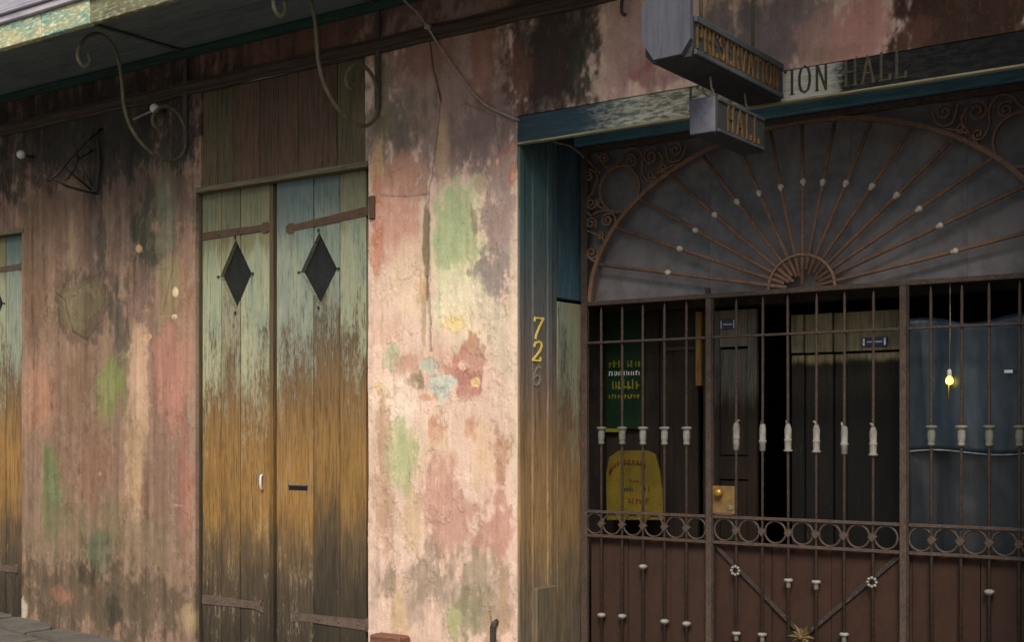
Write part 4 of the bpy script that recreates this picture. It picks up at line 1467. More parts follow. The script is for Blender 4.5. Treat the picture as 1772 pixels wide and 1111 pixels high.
def finial(kind):
    s = MB()
    if kind == 0:
        pf = [(.009, 0), (.017, .006), (.020, .05), (.019, .07), (.022, .074), (.022, .08), (.019, .084), (.021, .13), (.017, .155), (.012, .165)]
        s.lathe(G(0, 1.372), pf, 10)
        s.tube([G(0, 1.535), G(.006, 1.548), G(.018, 1.552), G(.024, 1.546)], [.012, .010, .006, .003], 6)
    elif kind == 1:
        pf = [(.009, 0), (.026, .004), (.026, .012), (.018, .016), (.020, .06), (.023, .066), (.023, .072), (.018, .078), (.021, .13), (.012, .16)]
        s.lathe(G(0, 1.372), pf, 10)
        s.tube([G(0, 1.53), G(-.008, 1.548), G(-.02, 1.552)], [.012, .009, .004], 6)
    else:
        pf = [(.009, 0), (.018, .006), (.019, .05), (.023, .056), (.023, .062), (.018, .07), (.020, .12), (.017, .15), (.012, .16)]
        s.lathe(G(0, 1.372), pf, 10)
        s.tube([G(-.002, 1.52), G(-.012, 1.54), G(-.016, 1.555)], [.013, .009, .004], 6)
    return s.mesh('collar', M['collar_white'], G(0, 0))


fin = [finial(0), finial(1), finial(2)]
kn = MB()
kn.lathe(G(0, 0), [(.009, -.020), (.016, -.016), (.026, -.006), (.028, 0), (.026, .006), (.015, .012), (.009, .014)], 10)
knob_m = kn.mesh('knob', M['collar_white'], G(0, 0))
kn = MB()
kn.lathe(G(0, 0), [(.009, -.04), (.015, -.036), (.013, -.012), (.018, -.006), (.027, 0), (.027, .008), (.02, .013), (.009, .014)], 10)
knob2_m = kn.mesh('knob', M['collar_white'], G(0, 0))
low = {0: 1065, 1: 1067, 2: 981, 3: 1076, 4: 1080, 5: 1098, 6: 1100, 7: 1006, 8: 1009, 9: 1100, 13: 1025}
barobs = []
for i, (dx, kind) in enumerate(bars):
    b_ = bar0 if i == 0 else instance(bar0, G(dx, 0), gate)
    b_.location = Vector((dx, 0, 0))
    b_.rotation_euler = (random.uniform(-.002, .002), random.uniform(-.0035, .0035), random.uniform(-1, 1))
    barobs.append(b_)
    if kind == 'side':
        me = mesh_side_w if i in (3, 4, 2, 12) else mesh_side_g
        o = bpy.data.objects.new('collar', me)
        dz = .005 if i > 10 else 0
    else:
        o = bpy.data.objects.new('collar', fin[(0, 2, 1, 1, 2, 1)[i - 5]])
        dz = (.004, .002, 0, -.004, -.012, -.018)[i - 5]
        o.rotation_euler = (0, 0, random.uniform(-.5, .5))
    COL.objects.link(o)
    o.parent = b_
    o.location = (0, 0, dz)
    if i in low:
        px = 1388 + 0
        # column of the bar in the photograph, to read its knob's height
        v = G(dx, 1.0) - CAM
        px = CX + FPX * v.dot(RGT) / v.dot(FWD)
        z = at(px, low[i], GY).z
        k = bpy.data.objects.new('knob', knob2_m if 4 < i < 10 else knob_m)
        COL.objects.link(k)
        k.parent = b_
        k.location = (0, 0, z)
# little row of rings between two rails
rc = (zr0 + zr1) / 2
rr = (zr1 - zr0) / 2 - .012


def ring_mesh(rad, r, n=28, sx=1.0):
    s = MB()
    pts = [G(rad * sx * math.cos(2 * math.pi * k / n), rad * math.sin(2 * math.pi * k / n)) for k in range(n)]
    vs, fs = [], []
    m_ = 6
    for k, p in enumerate(pts):
        a = 2 * math.pi * k / n
        for j in range(m_):
            b_ = 2 * math.pi * j / m_
            vs.append(p + Vector((math.cos(a) * math.cos(b_) * r, math.sin(b_) * r, math.sin(a) * math.cos(b_) * r)))
    for k in range(n):
        for j in range(m_):
            k2, j2 = (k + 1) % n, (j + 1) % m_
            fs.append((k * m_ + j, k2 * m_ + j, k2 * m_ + j2, k * m_ + j2))
    s.add(vs, fs, True)
    return s


rs_ = ring_mesh(rr, .0065)
ring0 = None
xr = []
bx = [b_[0] for b_ in bars]
L5 = [-1.432] + bx[:5] + [-.604]
for a, b_ in zip(L5[:-1], L5[1:]):
    xr.append((a + b_) / 2)
L7 = [-.562] + bx[5:11] + [.562]
for a, b_ in zip(L7[:-1], L7[1:]):
    xr.append((a + b_) / 2)
L5 = [.615] + bx[11:] + [1.432]
for a, b_ in zip(L5[:-1], L5[1:]):
    xr.append((a + b_) / 2)
for xq in xr:
    if ring0 is None:
        ring0 = rs_.build('ring', IR, gate, loc=G(0, 0))
        ring0.location = (xq, 0, rc)
    else:
        instance(ring0, G(xq, rc), gate)
# diamond-shaped clips where ring meets bar
s = MB()
s.prism([G(-.026, rc, -.012), G(0, rc - .028, -.012), G(.026, rc, -.012), G(0, rc + .028, -.012)], (0, .024, 0))
clip0 = None
for dx in bx:
    if clip0 is None:
        clip0 = s.build('ring_clip', IR, gate, loc=G(0, rc))
        clip0.location = (dx, 0, rc)
    else:
        instance(clip0, G(dx, rc), gate)
# rusty sheet behind the lower bars, in upright strips
sheet_m = mottled_mat('rusted_sheet', (76, 50, 36), (94, 60, 42), 3.5, .8, 0, (60, 44, 36), .3, (1, 1, .35), k=.4)
sheet_d = mottled_mat('brown_sheet', (78, 54, 42), (92, 64, 48), 3.5, .8, 0, (60, 46, 40), .3, (1, 1, .35), k=.45)
xe = [-1.43, -1.16, -.86, -.61, -.56, -.20, .16, .56, .62, .98, 1.43]
for i, (a, b_) in enumerate(zip(xe[:-1], xe[1:])):
    s = MB()
    s.box(G(a + .002, zbot, .034 + (i % 2) * .004), G(b_ - .002, zr0 - .012, .042 + (i % 2) * .004))
    s.build('kick_plate', sheet_d if i in (0, 1, 2, 9) else sheet_m, gate, loc=G((a + b_) / 2, 0, .03))
# diagonal braces and star rosette
zb_ = at(1387, 1103, GY).z
pL, pR, pC = G(-.555, zr0 - .02, .022), G(.555, zr0 - .02, .022), G(0, zb_, .022)
for p in (pL, pR):
    s = MB()
    s.strip([p, pC], (0, 1, 0), .024, .008)
    s.build('diagonal_brace', M['iron_dark'], gate)
s = MB()
for k in range(12):
    a = 2 * math.pi * k / 12
    r = .085 if k % 2 == 0 else .06
    c = pC + Vector((0, -.03, 0))
    d = Vector((math.cos(a), 0, math.sin(a)))
    e = Vector((-math.sin(a), 0, math.cos(a)))
    s.add([c + Vector((0, -.018, 0)), c + d * r * .5 + e * .014, c + d * r + Vector((0, -.01, 0)), c + d * r * .5 - e * .014, c + Vector((0, .008, 0))], [(0, 1, 2), (0, 2, 3), (1, 4, 2), (4, 3, 2)])
s.lathe(pC + Vector((0, -.062, 0)), [(.006, 0), (.016, .006), (.018, .02), (.02, .03)], 10, (0, 1, 0))
s.build('star_rosette', mottled_mat('worn_gilt_iron', (150, 120, 70), (176, 146, 92), 30, .6, 0, (96, 70, 50), .3, k=.3), gate)
for dx, py in ((bx[5], 988), (bx[10], 1008)):
    v = G(dx, 1.0) - CAM
    px = CX + FPX * v.dot(RGT) / v.dot(FWD)
    z = at(px, py, GY).z
    s = MB()
    for k in range(8):
        a = 2 * math.pi * k / 8
        s.lathe(G(dx + math.cos(a) * .024, z + math.sin(a) * .024, -.022), [(.002, 0), (.009, .004), (.010, .012)], 6, (0, 1, 0))
    s.build('bead_rosette', M['collar_white'], gate)

# fanlight: arch band, sunburst spokes, hub
A_, B_ = 1.415, ZT - zf - .004
s = MB()
pts = [G(A_ * math.cos(t), zf + B_ * math.sin(t)) for t in [math.pi * k / 64 for k in range(65)]]
s.strip(pts, (0, 1, 0), .026, .03)
s.build('arch_band', IRF, gate)
s = MB()
pts = [G(.2 * math.cos(t), zf + .012 + .19 * math.sin(t), -.004) for t in [math.pi * k / 24 for k in range(25)]]
s.strip(pts, (0, 1, 0), .013, .03)
s.build('hub_arch', IRF, gate)
angs = [10.1, 20.6, 30.6, 41.4, 53.2, 65.8, 78.2]
angs = angs + [90] + [180 - a for a in reversed(angs)]
for k, a in enumerate(angs):
    t = R(a)
    d = Vector((math.cos(t), 0, math.sin(t)))
    # radius of the arch in this direction
    ro = 1 / math.sqrt((d.x / A_) ** 2 + (d.z / B_) ** 2)
    rk = 1 / math.sqrt((d.x / .895) ** 2 + (d.z / .607) ** 2)
    o = G(0, zf + .004)
    jit = random.uniform(-.006, .006)
    s = MB()
    ri = .02 if a == 90 else random.uniform(.07, .12)
    s.tube([o + d * ri, o + d * (ro * .5) + Vector((jit, 0, jit)), o + d * (ro - .01)], .0115, 8)
    sp_ = s.build('spoke', IRF, gate, loc=o)
    s = MB()
    s.lathe(o + d * (rk - .028) + Vector((jit, 0, jit)), [(.009, 0), (.012, .006), (.012, .016), (.017, .02), (.019, .028), (.017, .036), (.012, .042), (.009, .05)], 8, d)
    s.build('knob', M['knob_pale'], sp_)

# spandrel scrollwork, drawn once for the left corner and mirrored


def sp_pt(px, py):
    p = at(px, py, GY)
    return (p.x - XC, p.z)


def spiral(cx, cz, r0, turns, a0, sgn):
    out = []
    n = int(16 * turns)
    for i in range(n + 1):
        t = i / n
        r = r0 * (1 - .82 * t)
        a = a0 + sgn * 2 * math.pi * turns * t
        out.append((cx + r * math.cos(a), cz + r * math.sin(a)))
    return out


SPIR = [(1045, 275, .036, 1.5, -.6, 1), (1092, 279, .046, 1.6, 2.4, -1), (1127, 271, .056, 1.6, 1.0, 1), (1170, 259, .046, 1.5, 2.6, -1),
        (1019, 306, .036, 1.5, 3.9, -1), (1024, 352, .042, 1.5, .6, -1), (1023, 386, .042, 1.5, 5.5, 1), (1052, 381, .044, 1.6, .9, 1),
        (1025, 437, .044, 1.5, .3, -1), (1126, 305, .032, 1.4, 3.6, 1), (1148, 290, .028, 1.3, 4.0, 1), (1040, 408, .026, 1.3, 2.0, -1)]
LINK = [[(1033, 264), (1052, 290), (1070, 284), (1085, 262), (1100, 256), (1112, 270), (1112, 296), (1120, 312)],
        [(1020, 292), (1032, 300), (1034, 316), (1024, 336), (1013, 352), (1022, 372), (1038, 366), (1058, 366), (1066, 382), (1058, 402)],
        [(1140, 262), (1148, 278), (1138, 300), (1136, 314)], [(1152, 252), (1160, 278), (1178, 276), (1188, 252)],
        [(1012, 398), (1030, 404), (1046, 416), (1036, 436), (1030, 452), (1014, 440)], [(1010, 270), (1040, 300)],
        [(1040, 340), (1036, 356), (1050, 362)], [(1100, 350), (1120, 330), (1140, 300), (1170, 284)]]
for sx in (1, -1):
    for cx, cy, r0, turns, a0, sg in SPIR:
        c = sp_pt(cx, cy)
        s = MB()
        s.strip([G(sx * q[0], q[1]) for q in spiral(c[0], c[1], r0, turns, a0, sg)], (0, 1, 0), .0115, .02)
        s.build('scroll', IRF, gate, loc=G(sx * c[0], c[1]))
    for ln in LINK:
        q = [sp_pt(*p) for p in ln]
        pp = spline([G(sx * a, b_) for a, b_ in q], 5)
        s = MB()
        s.strip(pp, (0, 1, 0), .0115, .0195)
        s.build('scroll', IRF, gate, loc=pp[0])
    c = sp_pt(1073, 327)
    q = [G(sx * (c[0] + .142 * math.cos(2 * math.pi * k / 40)), c[1] + .142 * math.sin(2 * math.pi * k / 40)) for k in range(41)]
    s = MB()
    s.strip(q, (0, 1, 0), .013, .022)
    s.build('corner_ring', IRF, gate, loc=G(sx * c[0], c[1]))

# grey boards closing the fanlight, behind the ironwork
bk1 = mottled_mat('dusty_grey_board', (78, 80, 84), (108, 103, 102), 1.1, .9, 0, (96, 92, 92), .15, k=1.25)
seam = [-1.49, -.62, .26, .9, 1.49]
for i, (a, b_) in enumerate(zip(seam[:-1], seam[1:])):
    s = MB()
    s.box(G(a + .0006, zf + .0, .075), G(b_ - .0006, ZT + .03, .088))
    s.build('backing_board', bk1, gate, loc=G((a + b_) / 2, 2.7, .08))
# brass rim lock beside the middle stile
p0, p1 = at(1234, 890, GY), at(1272, 842, GY)
s = MB()
s.box((p0.x, GY - .012, p0.z), (p1.x, GY + .02, p1.z), .004)
lock = s.build('lock_plate', mottled_mat('rusty_brass_plate', (110, 84, 44), (136, 108, 64), 24, .6, .2, (70, 54, 40), .4), gate)
p = at(1247, 853, GY)
s = MB()
s.lathe((p.x, GY - .052, p.z), [(.008, 0), (.022, .004), (.027, .014), (.026, .024), (.018, .032), (.014, .042)], 12, (0, 1, 0))
s.build('lock_knob', M['brass'], lock)
p = at(1267, 879, GY)
s = MB()
s.box((p.x - .012, GY - .02, p.z - .014), (p.x + .012, GY - .011, p.z + .014), .003)
s.build('keyhole_cover', M['collar_green'], lock)
s = MB()
s.box((p0.x + .02, GY - .018, p0.z - .004), (p1.x - .01, GY - .006, p0.z + .012), .002)
s.build('lock_lip', M['hinge_rust'], lock)
# cast stub on the fanlight rail
p = at(1225, 502, GY)
s = MB()
s.box((p.x - .014, GY - .012, zf + .013), (p.x + .014, GY + .012, zf + .05), .003)
s.build('rail_stub', M['iron_dark'], gate)

# ------------------------------------------------------------------ passage behind the gate
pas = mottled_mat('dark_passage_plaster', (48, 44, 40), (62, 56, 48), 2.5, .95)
for nm, a, b_ in (('passage_wall', (-.25, GY + .06, -.2), (-.11, 4.2, 3.6)), ('passage_wall', (2 * XC + .11, GY + .06, -.2), (2 * XC + .25, 4.2, 3.6)),
                  ('passage_back_wall', (-.25, 4.2, -.2), (2 * XC + .25, 4.3, 3.6)), ('passage_ceiling', (-.25, GY + .06, 3.5), (2 * XC + .25, 4.2, 3.62))):
    s = MB()
    s.box(a, b_)
    tag(s.build(nm, pas), kind='structure')
IY = 1.12
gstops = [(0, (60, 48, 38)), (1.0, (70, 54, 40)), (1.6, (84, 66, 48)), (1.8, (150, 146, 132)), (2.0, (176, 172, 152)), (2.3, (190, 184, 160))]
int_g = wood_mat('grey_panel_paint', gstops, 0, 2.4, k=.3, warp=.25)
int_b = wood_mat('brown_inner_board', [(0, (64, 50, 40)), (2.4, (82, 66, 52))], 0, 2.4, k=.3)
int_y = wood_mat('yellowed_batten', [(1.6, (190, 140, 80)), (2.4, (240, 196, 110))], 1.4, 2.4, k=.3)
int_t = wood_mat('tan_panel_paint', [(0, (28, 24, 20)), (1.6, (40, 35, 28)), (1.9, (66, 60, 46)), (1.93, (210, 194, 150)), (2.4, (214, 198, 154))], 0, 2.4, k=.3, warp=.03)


def ip(px, py, y=IY):
    return at(px, py, y)


zi = ip(1270, 536).z
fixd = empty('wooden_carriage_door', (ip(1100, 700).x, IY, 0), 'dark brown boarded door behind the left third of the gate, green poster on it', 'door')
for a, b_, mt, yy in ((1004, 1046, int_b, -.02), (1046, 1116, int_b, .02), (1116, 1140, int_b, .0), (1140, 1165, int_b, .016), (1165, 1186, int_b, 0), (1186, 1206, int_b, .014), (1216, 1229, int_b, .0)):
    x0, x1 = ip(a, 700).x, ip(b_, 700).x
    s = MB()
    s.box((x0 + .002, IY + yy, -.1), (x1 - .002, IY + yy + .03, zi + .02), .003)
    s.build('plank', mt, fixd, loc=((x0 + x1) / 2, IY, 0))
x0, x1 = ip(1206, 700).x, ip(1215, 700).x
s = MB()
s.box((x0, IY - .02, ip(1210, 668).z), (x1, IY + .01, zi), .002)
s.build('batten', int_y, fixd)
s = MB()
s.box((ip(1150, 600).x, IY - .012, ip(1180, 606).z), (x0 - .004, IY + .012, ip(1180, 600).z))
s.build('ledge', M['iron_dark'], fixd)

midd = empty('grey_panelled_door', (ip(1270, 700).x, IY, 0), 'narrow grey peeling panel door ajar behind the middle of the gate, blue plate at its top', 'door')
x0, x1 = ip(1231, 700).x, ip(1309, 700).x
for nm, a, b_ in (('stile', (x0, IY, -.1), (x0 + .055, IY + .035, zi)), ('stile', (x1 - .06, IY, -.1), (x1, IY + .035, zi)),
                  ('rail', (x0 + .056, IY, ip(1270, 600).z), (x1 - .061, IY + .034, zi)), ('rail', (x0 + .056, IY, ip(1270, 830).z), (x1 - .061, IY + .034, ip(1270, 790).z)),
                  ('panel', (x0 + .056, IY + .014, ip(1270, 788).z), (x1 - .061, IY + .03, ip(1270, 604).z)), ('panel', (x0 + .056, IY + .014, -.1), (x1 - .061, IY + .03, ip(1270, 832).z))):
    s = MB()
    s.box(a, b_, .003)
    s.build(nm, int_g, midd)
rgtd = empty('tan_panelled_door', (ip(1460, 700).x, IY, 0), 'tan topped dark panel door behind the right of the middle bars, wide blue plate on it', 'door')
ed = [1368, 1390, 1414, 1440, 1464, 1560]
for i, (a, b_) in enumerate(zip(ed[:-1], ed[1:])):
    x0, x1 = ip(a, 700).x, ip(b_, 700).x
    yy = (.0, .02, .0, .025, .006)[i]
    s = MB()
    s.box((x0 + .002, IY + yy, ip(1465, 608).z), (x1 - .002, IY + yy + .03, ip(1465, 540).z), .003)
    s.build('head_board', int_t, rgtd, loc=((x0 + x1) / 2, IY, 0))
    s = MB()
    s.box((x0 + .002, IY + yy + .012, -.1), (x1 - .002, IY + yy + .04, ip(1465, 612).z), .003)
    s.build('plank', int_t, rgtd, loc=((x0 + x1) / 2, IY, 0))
# fill over the inner doors: dark beam
s = MB()
s.box((-.1, IY - .01, zi + .025), (2 * XC + .1, IY + .12, 3.49))
tag(s.build('passage_beam', pas), kind='structure')


def enamel(px0, px1, py0, py1, label):
    a, b_ = ip(px0, py1, IY - .006), ip(px1, py0, IY - .006)
    e = empty('enamel_plate', (a.x, IY - .006, a.z), label, 'plate')
    s = MB()
    s.box((a.x, IY - .010, a.z), (b_.x, IY - .003, b_.z), .002)
    s.build('plate', M['plate_blue'], e)
    s = MB()
    h = b_.z - a.z
    w = b_.x - a.x
    s.box((a.x + w * .06, IY - .0125, a.z + h * .1), (a.x + w * .13, IY - .0102, b_.z - h * .1))
    s.box((b_.x - w * .13, IY - .0125, a.z + h * .1), (b_.x - w * .06, IY - .0102, b_.z - h * .1))
    s.box((a.x + w * .22, IY - .0125, a.z + h * .44), (b_.x - w * .2, IY - .0102, a.z + h * .56))
    s.build('white_mark', M['white'], e)


enamel(1246, 1273, 552, 571, 'small blue enamel plate at the top of the narrow grey door')
enamel(1491, 1536, 583, 600, 'wide blue enamel plate with white ends on the tan topped door')

# green poster with yellow print
PY = IY - .012
a, b_ = ip(1048, 742, PY), ip(1113, 536, PY)
pst = empty('poster', (a.x, PY, a.z), 'tall dark green poster with yellow print, left behind the gate bars', 'poster')
s = MB()
s.box((a.x, PY - .003, a.z), (b_.x, PY, b_.z))
s.build('sheet', mottled_mat('green_poster_ink', (14, 58, 26), (22, 84, 34), 6, .6, 0, (16, 40, 34), .05, k=.3), pst)
rs2 = random.Random(5)


def marks(y, x0, x1, z0, z1, n, mt, nm, parent, sk=.25):
    s = MB()
    x = x0
    while x < x1 - .004:
        w = rs2.uniform(.6, 1.2) * (x1 - x0) / n
        zt = z1 - rs2.uniform(0, .25) * (z1 - z0)
        if rs2.random() > sk:
            s.box((x, y - .0025, z0), (min(x + w * .35, x1), y - .0004, zt))
            if rs2.random() > .35:
                zz = rs2.uniform(z0, zt - (z1 - z0) * .2)
                s.box((x + w * .36, y - .0025, zz), (min(x + w * .8, x1), y - .0004, zz + (z1 - z0) * .2))
        x += w
    return s.build(nm, mt, parent)


yel = mottled_mat('yellow_print', (206, 196, 40), (226, 214, 70), 30, .6, k=.25)
w = b_.x - a.x
for z0, z1, mt, n_ in ((636, 624, yel, 7), (650, 642, M['white'], 12), (674, 656, yel, 7), (690, 682, yel, 9)):
    zz0, zz1 = ip(1075, z0, PY).z, ip(1075, z1, PY).z
    marks(PY - .003, a.x + w * .1, b_.x - w * .08, zz0, zz1, n_, mt, 'print_line', pst, .12)
zz0, zz1 = ip(1060, 748, PY).z, ip(1060, 742, PY).z
s = MB()
s.box((a.x, PY - .006, zz0), (a.x + w * .55, PY + .001, zz1))
s.build('edge_strip', yel, pst)

# yellow arch-topped board standing behind the left bars
SY = .93
q = [(1050, 900), (1148, 900), (1146, 850), (1141, 815), (1133, 786), (1120, 780), (1070, 780), (1054, 792), (1049, 820)]
ybd = empty('yellow_sign', (ip(1098, 900, SY).x, SY, .9), 'worn yellow board with sloping shoulders and faded print, low behind the left bars', 'sign')
s = MB()
s.prism([ip(x, y, SY) for x, y in q], (0, .014, 0))
s.build('board', mottled_mat('worn_yellow_paint', (150, 128, 30), (182, 154, 44), 6, .6, 0, (126, 112, 52), .15, k=.32), ybd)
red = mottled_mat('faded_red_print', (150, 60, 24), (170, 84, 30), 30, .6, k=.25)
ink = mottled_mat('dark_print', (24, 26, 30), (34, 36, 40), 30, .6)
x0_, x1_ = ip(1054, 850, SY).x, ip(1142, 850, SY).x
ww = x1_ - x0_
for (fa, fb, pz0, pz1, mt, n_) in ((.24, .50, 852, 844, ink, 5), (.56, .84, 851, 841, ink, 5), (.42, .62, 836, 830, red, 3), (.3, .62, 806, 801, ink, 6), (.3, .8, 872, 862, red, 6)):
    marks(SY, x0_ + ww * fa, x0_ + ww * fb, ip(1098, pz0, SY).z, ip(1098, pz1, SY).z, n_, mt, 'print_line', ybd, .1)
s = MB()
for k in range(12):
    t = math.pi * (.97 - .72 * k / 11)
    c = Vector((x0_ + ww * (.42 + .40 * math.cos(t)), SY - .002, ip(1098, 822, SY).z + .085 * math.sin(t)))
    s.box(c + Vector((-.006, -.002, -.013)), c + Vector((.007, .0012, .013)))
s.build('arched_print', red, ybd)

# plastic sheet hung behind the right bars
TYs = .86
xa, xb = at(1569, 700, TYs).x, 2 * XC - .02
za, zb = at(1650, 912, TYs).z - .22, at(1650, 553, TYs).z


def sheet_mat(name, c, rough):
    m, nt, b = new_mat(name)
    tc = nd(nt, 'ShaderNodeTexCoord').outputs['Object']
    n1 = noise(nt, tc, 4, 5, .6, (1, 1, .4))
    n2 = noise(nt, tc, 30, 4, .6, (1, 1, .12))
    col = ramp(nt, n1, [(.3, rgba(c, .6)), (.7, rgba(c, 1.25))])
    col = mix(nt, 1., col, ramp(nt, n2, [(.3, grey(.75)), (.7, grey(1.2))]), 'MULTIPLY')
    nt.links.new(col, b.inputs['Base Color'])
    b.inputs['Roughness'].default_value = rough
    b.inputs['Specular IOR Level'].default_value = .6
    bump(nt, b, n1, .5, .02)
    return m


ps = empty('plastic_sheet', ((xa + xb) / 2, TYs, zb), 'dull blue plastic sheet with a wavy top edge hung behind the right gate bars', 'sheet')
for nm, z0, z1, mt, yy in (('upper_sheet', at(1650, 783, TYs).z, zb, sheet_mat('blue_plastic', (29, 44, 54), .35), 0.0), ('lower_sheet', za, at(1650, 790, TYs).z + .05, sheet_mat('grey_plastic', (28, 31, 34), .4), .03)):
    nx, nz = 40, 24
    s = MB()
    vs = []
    for i in range(nx + 1):
        for j in range(nz + 1):
            u, v = i / nx, j / nz
            x = xa + (xb - xa) * u
            wob = .05 * float(fbm(np.array([u * 1.5]), np.array([v * .6 + yy]), .22, .5, 4, 151)[0])
            z = z0 + (z1 - z0) * v
            if nm == 'upper_sheet':
                z += v ** 3 * .022 * math.sin(u * 11 + .5) + (1 - v) ** 3 * .012 * math.sin(u * 9)
            vs.append((x, TYs + yy + wob, z))
    s.add(vs, [(i * (nz + 1) + j, (i + 1) * (nz + 1) + j, (i + 1) * (nz + 1) + j + 1, i * (nz + 1) + j + 1) for i in range(nx) for j in range(nz)], True)
    ob = s.build(nm, mt, ps)
    so = ob.modifiers.new('thickness', 'SOLIDIFY')
    so.thickness = .004
    if nm == 'upper_sheet':
        e = MB()
        e.tube([(vs[i * (nz + 1)][0], vs[i * (nz + 1)][1] - .004, vs[i * (nz + 1)][2]) for i in range(nx + 1)], .0045, 6)
        e.build('taped_hem', mottled_mat('grey_tape', (104, 110, 114), (136, 140, 142), 20, .5), ps)
# white reflection on the sheet, made as a small flat plate
p = at(1746, 643, TYs - .02)
s = MB()
s.box((p.x - .02, TYs - .034, p.z - .008), (p.x + .022, TYs - .03, p.z + .008))
s.build('white_glint', M['white'], ps)

# bare yellow bulb on its cord, in front of the sheet
p = at(1643, 655, .80)
lm = empty('hanging_bulb', (p.x, .80, p.z), 'glowing yellow bulb on a thin cord in front of the blue plastic sheet', 'lamp')
em, nt, b = new_mat('lit_yellow_bulb')
b.inputs['Base Color'].default_value = (.9, .7, .1, 1)
b.inputs['Emission Color'].default_value = (1, .72, .06, 1)
b.inputs['Emission Strength'].default_value = 3.0
s = MB()
s.lathe((p.x, .80, p.z - .034), [(.004, 0), (.016, .006), (.02, .02), (.016, .036), (.009, .044)], 12)
s.build('bulb', em, lm)
s = MB()
s.lathe((p.x, .80, p.z + .010), [(.010, 0), (.012, .01), (.012, .03), (.006, .04)], 10)
s.build('socket', M['white'], lm)
s = MB()
s.tube([(p.x, .80, p.z + .05), (p.x + .004, .80, p.z + .3), (p.x, .80, 3.49)], .003, 6)
s.build('cord', M['cable'], lm)
s = MB()
s.tube([(p.x - .004, .80, p.z - .03), (p.x - .004, .80, p.z - .125)], .003, 6)
s.build('pull_cord', M['brass'], lm)

# ------------------------------------------------------------------ hanging signs
FY = -1.04
sgn_x0, sgn_x1 = at(1117, 60, FY).x, at(1199, 60, FY).x
sb = at(1160, 101, FY).z
st = sb + .325
sw = sgn_x1 - sgn_x0
sgn = empty('hanging_sign', ((sgn_x0 + sgn_x1) / 2, FY / 2, sb), 'long dark box sign lettered PRESERVATION in gold, its grey clipped end facing the street', 'sign')
grey_end = wood_mat('blue_grey_sign_paint', [(3.4, (112, 114, 126)), (4.0, (118, 120, 132))], 3.3, 4.1, k=.42, vary=.14, cracks=.3)
blk = mottled_mat('black_sign_paint', (44, 46, 50), (58, 60, 62), 9, .55, 0, (48, 52, 52), .25)
blk2 = mottled_mat('slate_sign_edge', (58, 64, 68), (74, 78, 82), 9, .6, 0, (50, 54, 56), .25)
by1 = -.05
bb, bt = sb - .005, at(1200, 22, FY).z
c_ = .035
s = MB()
s.prism([(sgn_x0 + c_, FY, bb), (sgn_x1 - c_ * .3, FY, bb), (sgn_x1, FY, bb + c_), (sgn_x1, FY, bt - .012), (sgn_x1 - .012, FY, bt), (sgn_x0 + .012, FY, bt), (sgn_x0, FY, bt - .012), (sgn_x0, FY, bb + c_)], (0, by1 - FY, 0))
s.build('sign_body', blk, sgn)
for z0, z1 in ((bb + .008, bb + .034), (bt - .036, bt - .004)):
    s = MB()
    s.box((sgn_x1 - .004, FY + .012, z0), (sgn_x1 + .012, by1 - .01, z1), .004)
    s.build('edge_moulding', blk2, sgn)
cc = .058
s = MB()
s.prism([(sgn_x0 + cc, FY - .03, sb), (sgn_x1 - cc * .75, FY - .03, sb + .004), (sgn_x1 + .002, FY - .03, sb + cc * 1.15), (sgn_x1 + .002, FY - .03, st - cc), (sgn_x1 - cc, FY - .03, st), (sgn_x0 + cc, FY - .03, st), (sgn_x0 - .004, FY - .03, st - cc * 1.2), (sgn_x0 - .004, FY - .03, sb + cc * 1.6)], (0, .029, 0))
s.build('end_panel', grey_end, sgn)
hgt = (bt - .036) - (bb + .034)
text('PRESERVATION', (sgn_x1 + .0005, FY + .03, bb + .044), (0, 1, 0), (0, 0, 1), (1, 0, 0), hgt - .012, .013, .005, M['gold'], sgn, gap=.22, length=abs(FY) - .14)
for yy in (FY + .22, -.25):
    s = MB()
    s.tube([((sgn_x0 + sgn_x1) / 2 + .05, yy, bt - .01), ((sgn_x0 + sgn_x1) / 2 + .05, yy, Z_SOF + .005)], .009, 8)
    s.build('hanger_rod', M['scroll_iron'], sgn)
# the small one under it
hy0 = -.745
hx0, hx1 = at(1198, 200, hy0).x, at(1239, 200, hy0).x
hz0, hz1 = at(1218, 231, hy0).z, at(1218, 169, hy0).z
hy1 = hy0 + .53
hs_ = empty('small_hanging_sign', ((hx0 + hx1) / 2, (hy0 + hy1) / 2, hz0), 'small dark box sign lettered HALL in gold, hooked under the long sign', 'sign')
s = MB()
s.prism([(hx0 + .008, hy0, hz0 - .004), (hx1 - .004, hy0, hz0 - .004), (hx1 + .006, hy0, hz0 + .01), (hx1 + .006, hy0, hz1 - .006), (hx1, hy0, hz1), (hx0, hy0, hz1), (hx0 - .004, hy0, hz1 - .006), (hx0 - .004, hy0, hz0 + .01)], (0, hy1 - hy0, 0))
s.build('sign_body', blk, hs_)
s = MB()
s.box((hx0 - .008, hy0 - .014, hz0), (hx1, hy0 - .0005, hz1), .004)
s.build('end_panel', mottled_mat('grey_violet_paint', (104, 102, 114), (120, 118, 128), 5, .7, 0, (88, 88, 98), .25, k=.6), hs_)
for z0, z1 in ((hz0 + .002, hz0 + .018), (hz1 - .02, hz1 - .004)):
    s = MB()
    s.box((hx1 + .002, hy0 + .006, z0), (hx1 + .013, hy1 - .006, z1), .003)
    s.build('edge_moulding', blk2, hs_)
text('HALL', (hx1 + .0065, hy0 + .10, hz0 + .025), (0, 1, 0), (0, 0, 1), (1, 0, 0), hz1 - hz0 - .048, .012, .005, M['gold'], hs_, gap=.26, length=.36)
xm = (hx0 + hx1) / 2
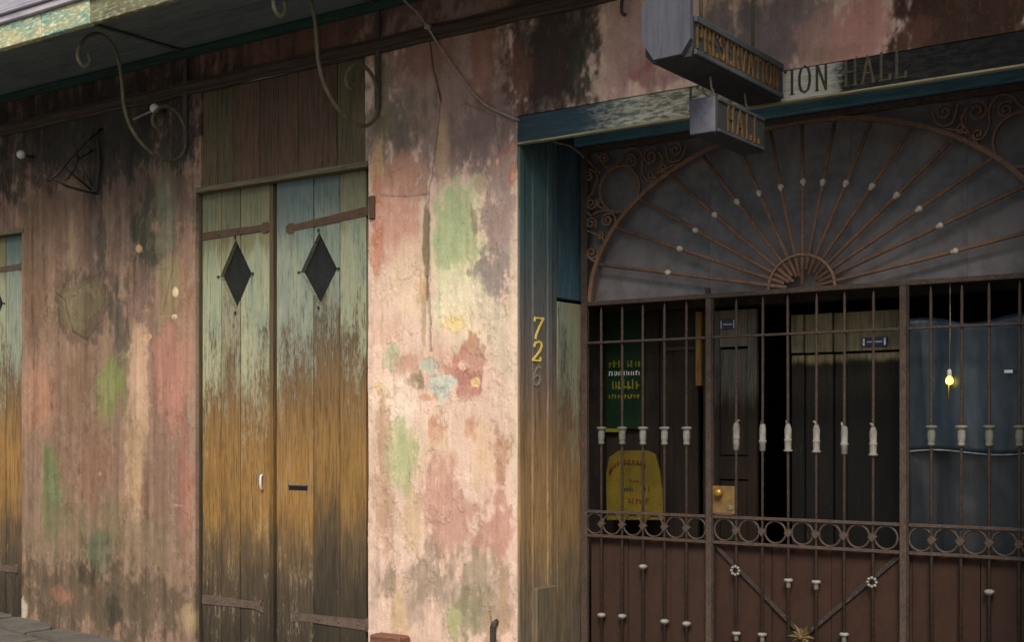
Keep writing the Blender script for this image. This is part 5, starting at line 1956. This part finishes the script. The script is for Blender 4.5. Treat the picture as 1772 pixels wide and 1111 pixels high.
for yy in (hy0 + .06, hy1 - .09):
    s = MB()
    s.tube(spline([(xm, yy, hz1 - .002), (xm + .004, yy, hz1 + .03), (xm + .016, yy + .006, hz1 + .045), (xm + .004, yy + .01, hz1 + .062), (xm, yy + .004, bb + .004)], 5), .005, 6)
    s.build('hook', M['cable'], hs_)

# ------------------------------------------------------------------ small things on the wall
# electric cable looping down the wall to the gate corner
cp = [at(672, -40, -.10), at(700, 0, -.09), at(724, 22, -.07), at(740, 46, -.06), at(756, 72, -.025), at(778, 104, -.02), at(802, 138, -.02), at(822, 164, -.02), at(845, 184, -.02), at(868, 195, -.02), at(891, 205, -.02),
      at(912, 212, .08), at(932, 224, .2), at(946, 239, .32), at(962, 246, .42), at(984, 251, .55), at(1000, 262, GY - .03), at(1010, 272, GY - .03)]
s = MB()
s.tube(spline(cp, 5), .0075, 8)
cable = empty('cable', at(740, 46, -.05), 'thick grey cable drooping from the cornice across the pier to the gate corner', 'cable')
s.build('cable_run', M['cable'], cable)
p = at(740, 46, -.06)
s = MB()
s.box((p.x - .02, -.075, p.z - .012), (p.x + .02, -.03, p.z + .012), .004)
s.build('clamp', M['cable'], cable)
s = MB()
s.tube(spline([at(741, 48, -.05), at(744, 70, -.02), at(749, 110, -.016), at(758, 150, -.016), at(763, 176, -.016)], 5), .003, 6)
tag(s.build('thin_wire', M['iron_dark']), 'thin dark wire hanging straight down the pier below the cable clamp', 'wire')
# two white knobs on the cornice line
for (px, py), lb in (((268, 187), 'white porcelain knob with a pale arm, on the wall above the left scroll bracket'), ((37, 267), 'white porcelain knob above the far left door, beside the lattice bracket')):
    p = at(px, py, -.10)
    e = empty('insulator', (p.x, 0, p.z), lb, 'insulator', 'porcelain knobs on the wall')
    s = MB()
    s.lathe((p.x, -.135, p.z), [(.006, 0), (.022, .006), (.033, .02), (.036, .035), (.030, .052), (.018, .06), (.012, .066)], 12, (0, 1, 0))
    s.build('knob', M['white'], e)
    s = MB()
    s.tube([(p.x, -.07, p.z), (p.x, .0, p.z)], .011, 8)
    s.build('pin', M['iron_dark'], e)
    if px == 268:
        s = MB()
        q = at(231, 206, -.10)
        s.tube([(p.x - .02, -.10, p.z - .012), (q.x, -.10, q.z)], .008, 6)
        s.build('arm', M['cable'], e)
# folding lattice bracket on the left
LXb = at(176, 280).x
lt = empty('lattice_bracket', (LXb, 0, 2.9), 'dark iron lattice bracket, triangular, sticking out of the left wall below the balcony', 'bracket')


def lx(px, py):
    return atx(px, py, LXb)


s = MB()
s.tube([lx(168, 226), lx(172, 280), lx(168, 336)], .012, 6)
s.build('wall_bar', M['iron_dark'], lt)
s = MB()
s.tube([lx(176, 222), lx(148, 246), (lx(124, 272)), lx(96, 304), lx(84, 312), lx(76, 303)], .010, 6)
s.build('outer_bar', M['iron_dark'], lt)
s = MB()
s.tube([lx(92, 308), lx(116, 322), lx(144, 330), lx(168, 335)], .011, 6)
s.build('lower_bar', M['iron_dark'], lt)
for seg in ([(126, 268), (137, 274), (164, 258)], [(137, 274), (128, 292), (118, 310)], [(108, 286), (124, 300), (158, 328)], [(128, 254), (137, 274)], [(146, 298), (160, 322)], [(112, 312), (126, 298)], [(148, 250), (158, 262)]):
    s = MB()
    s.tube([lx(*p) for p in seg], .008, 6)
    s.build('lattice_bar', M['iron_dark'], lt)
# old timber block at the foot of the pier, and the iron stub beside the jamb
p0, p1 = at(640, 1098, -.12), at(692, 1098, -.12)
s = MB()
s.box((p0.x, -.13, -.16), (p1.x, .0 - .012, p0.z), .012)
tag(s.build('timber_block', wood_mat('red_brown_block', [(-.2, (84, 62, 50)), (.3, (124, 84, 66))], -.2, .3, grain_axis='x', k=.8)), 'low red brown timber block at the foot of the pier beside the right door leaf', 'block')
p = at(853, 1080, -.03)
s = MB()
s.tube([(p.x, -.03, -.2), (p.x, -.03, p.z - .02), (p.x + .004, -.02, p.z), (p.x + .004, .01, p.z + .01)], .018, 8)
tag(s.build('iron_stub', M['iron_dark']), 'short dark iron stub at the base of the pier near the gate jamb', 'pipe')
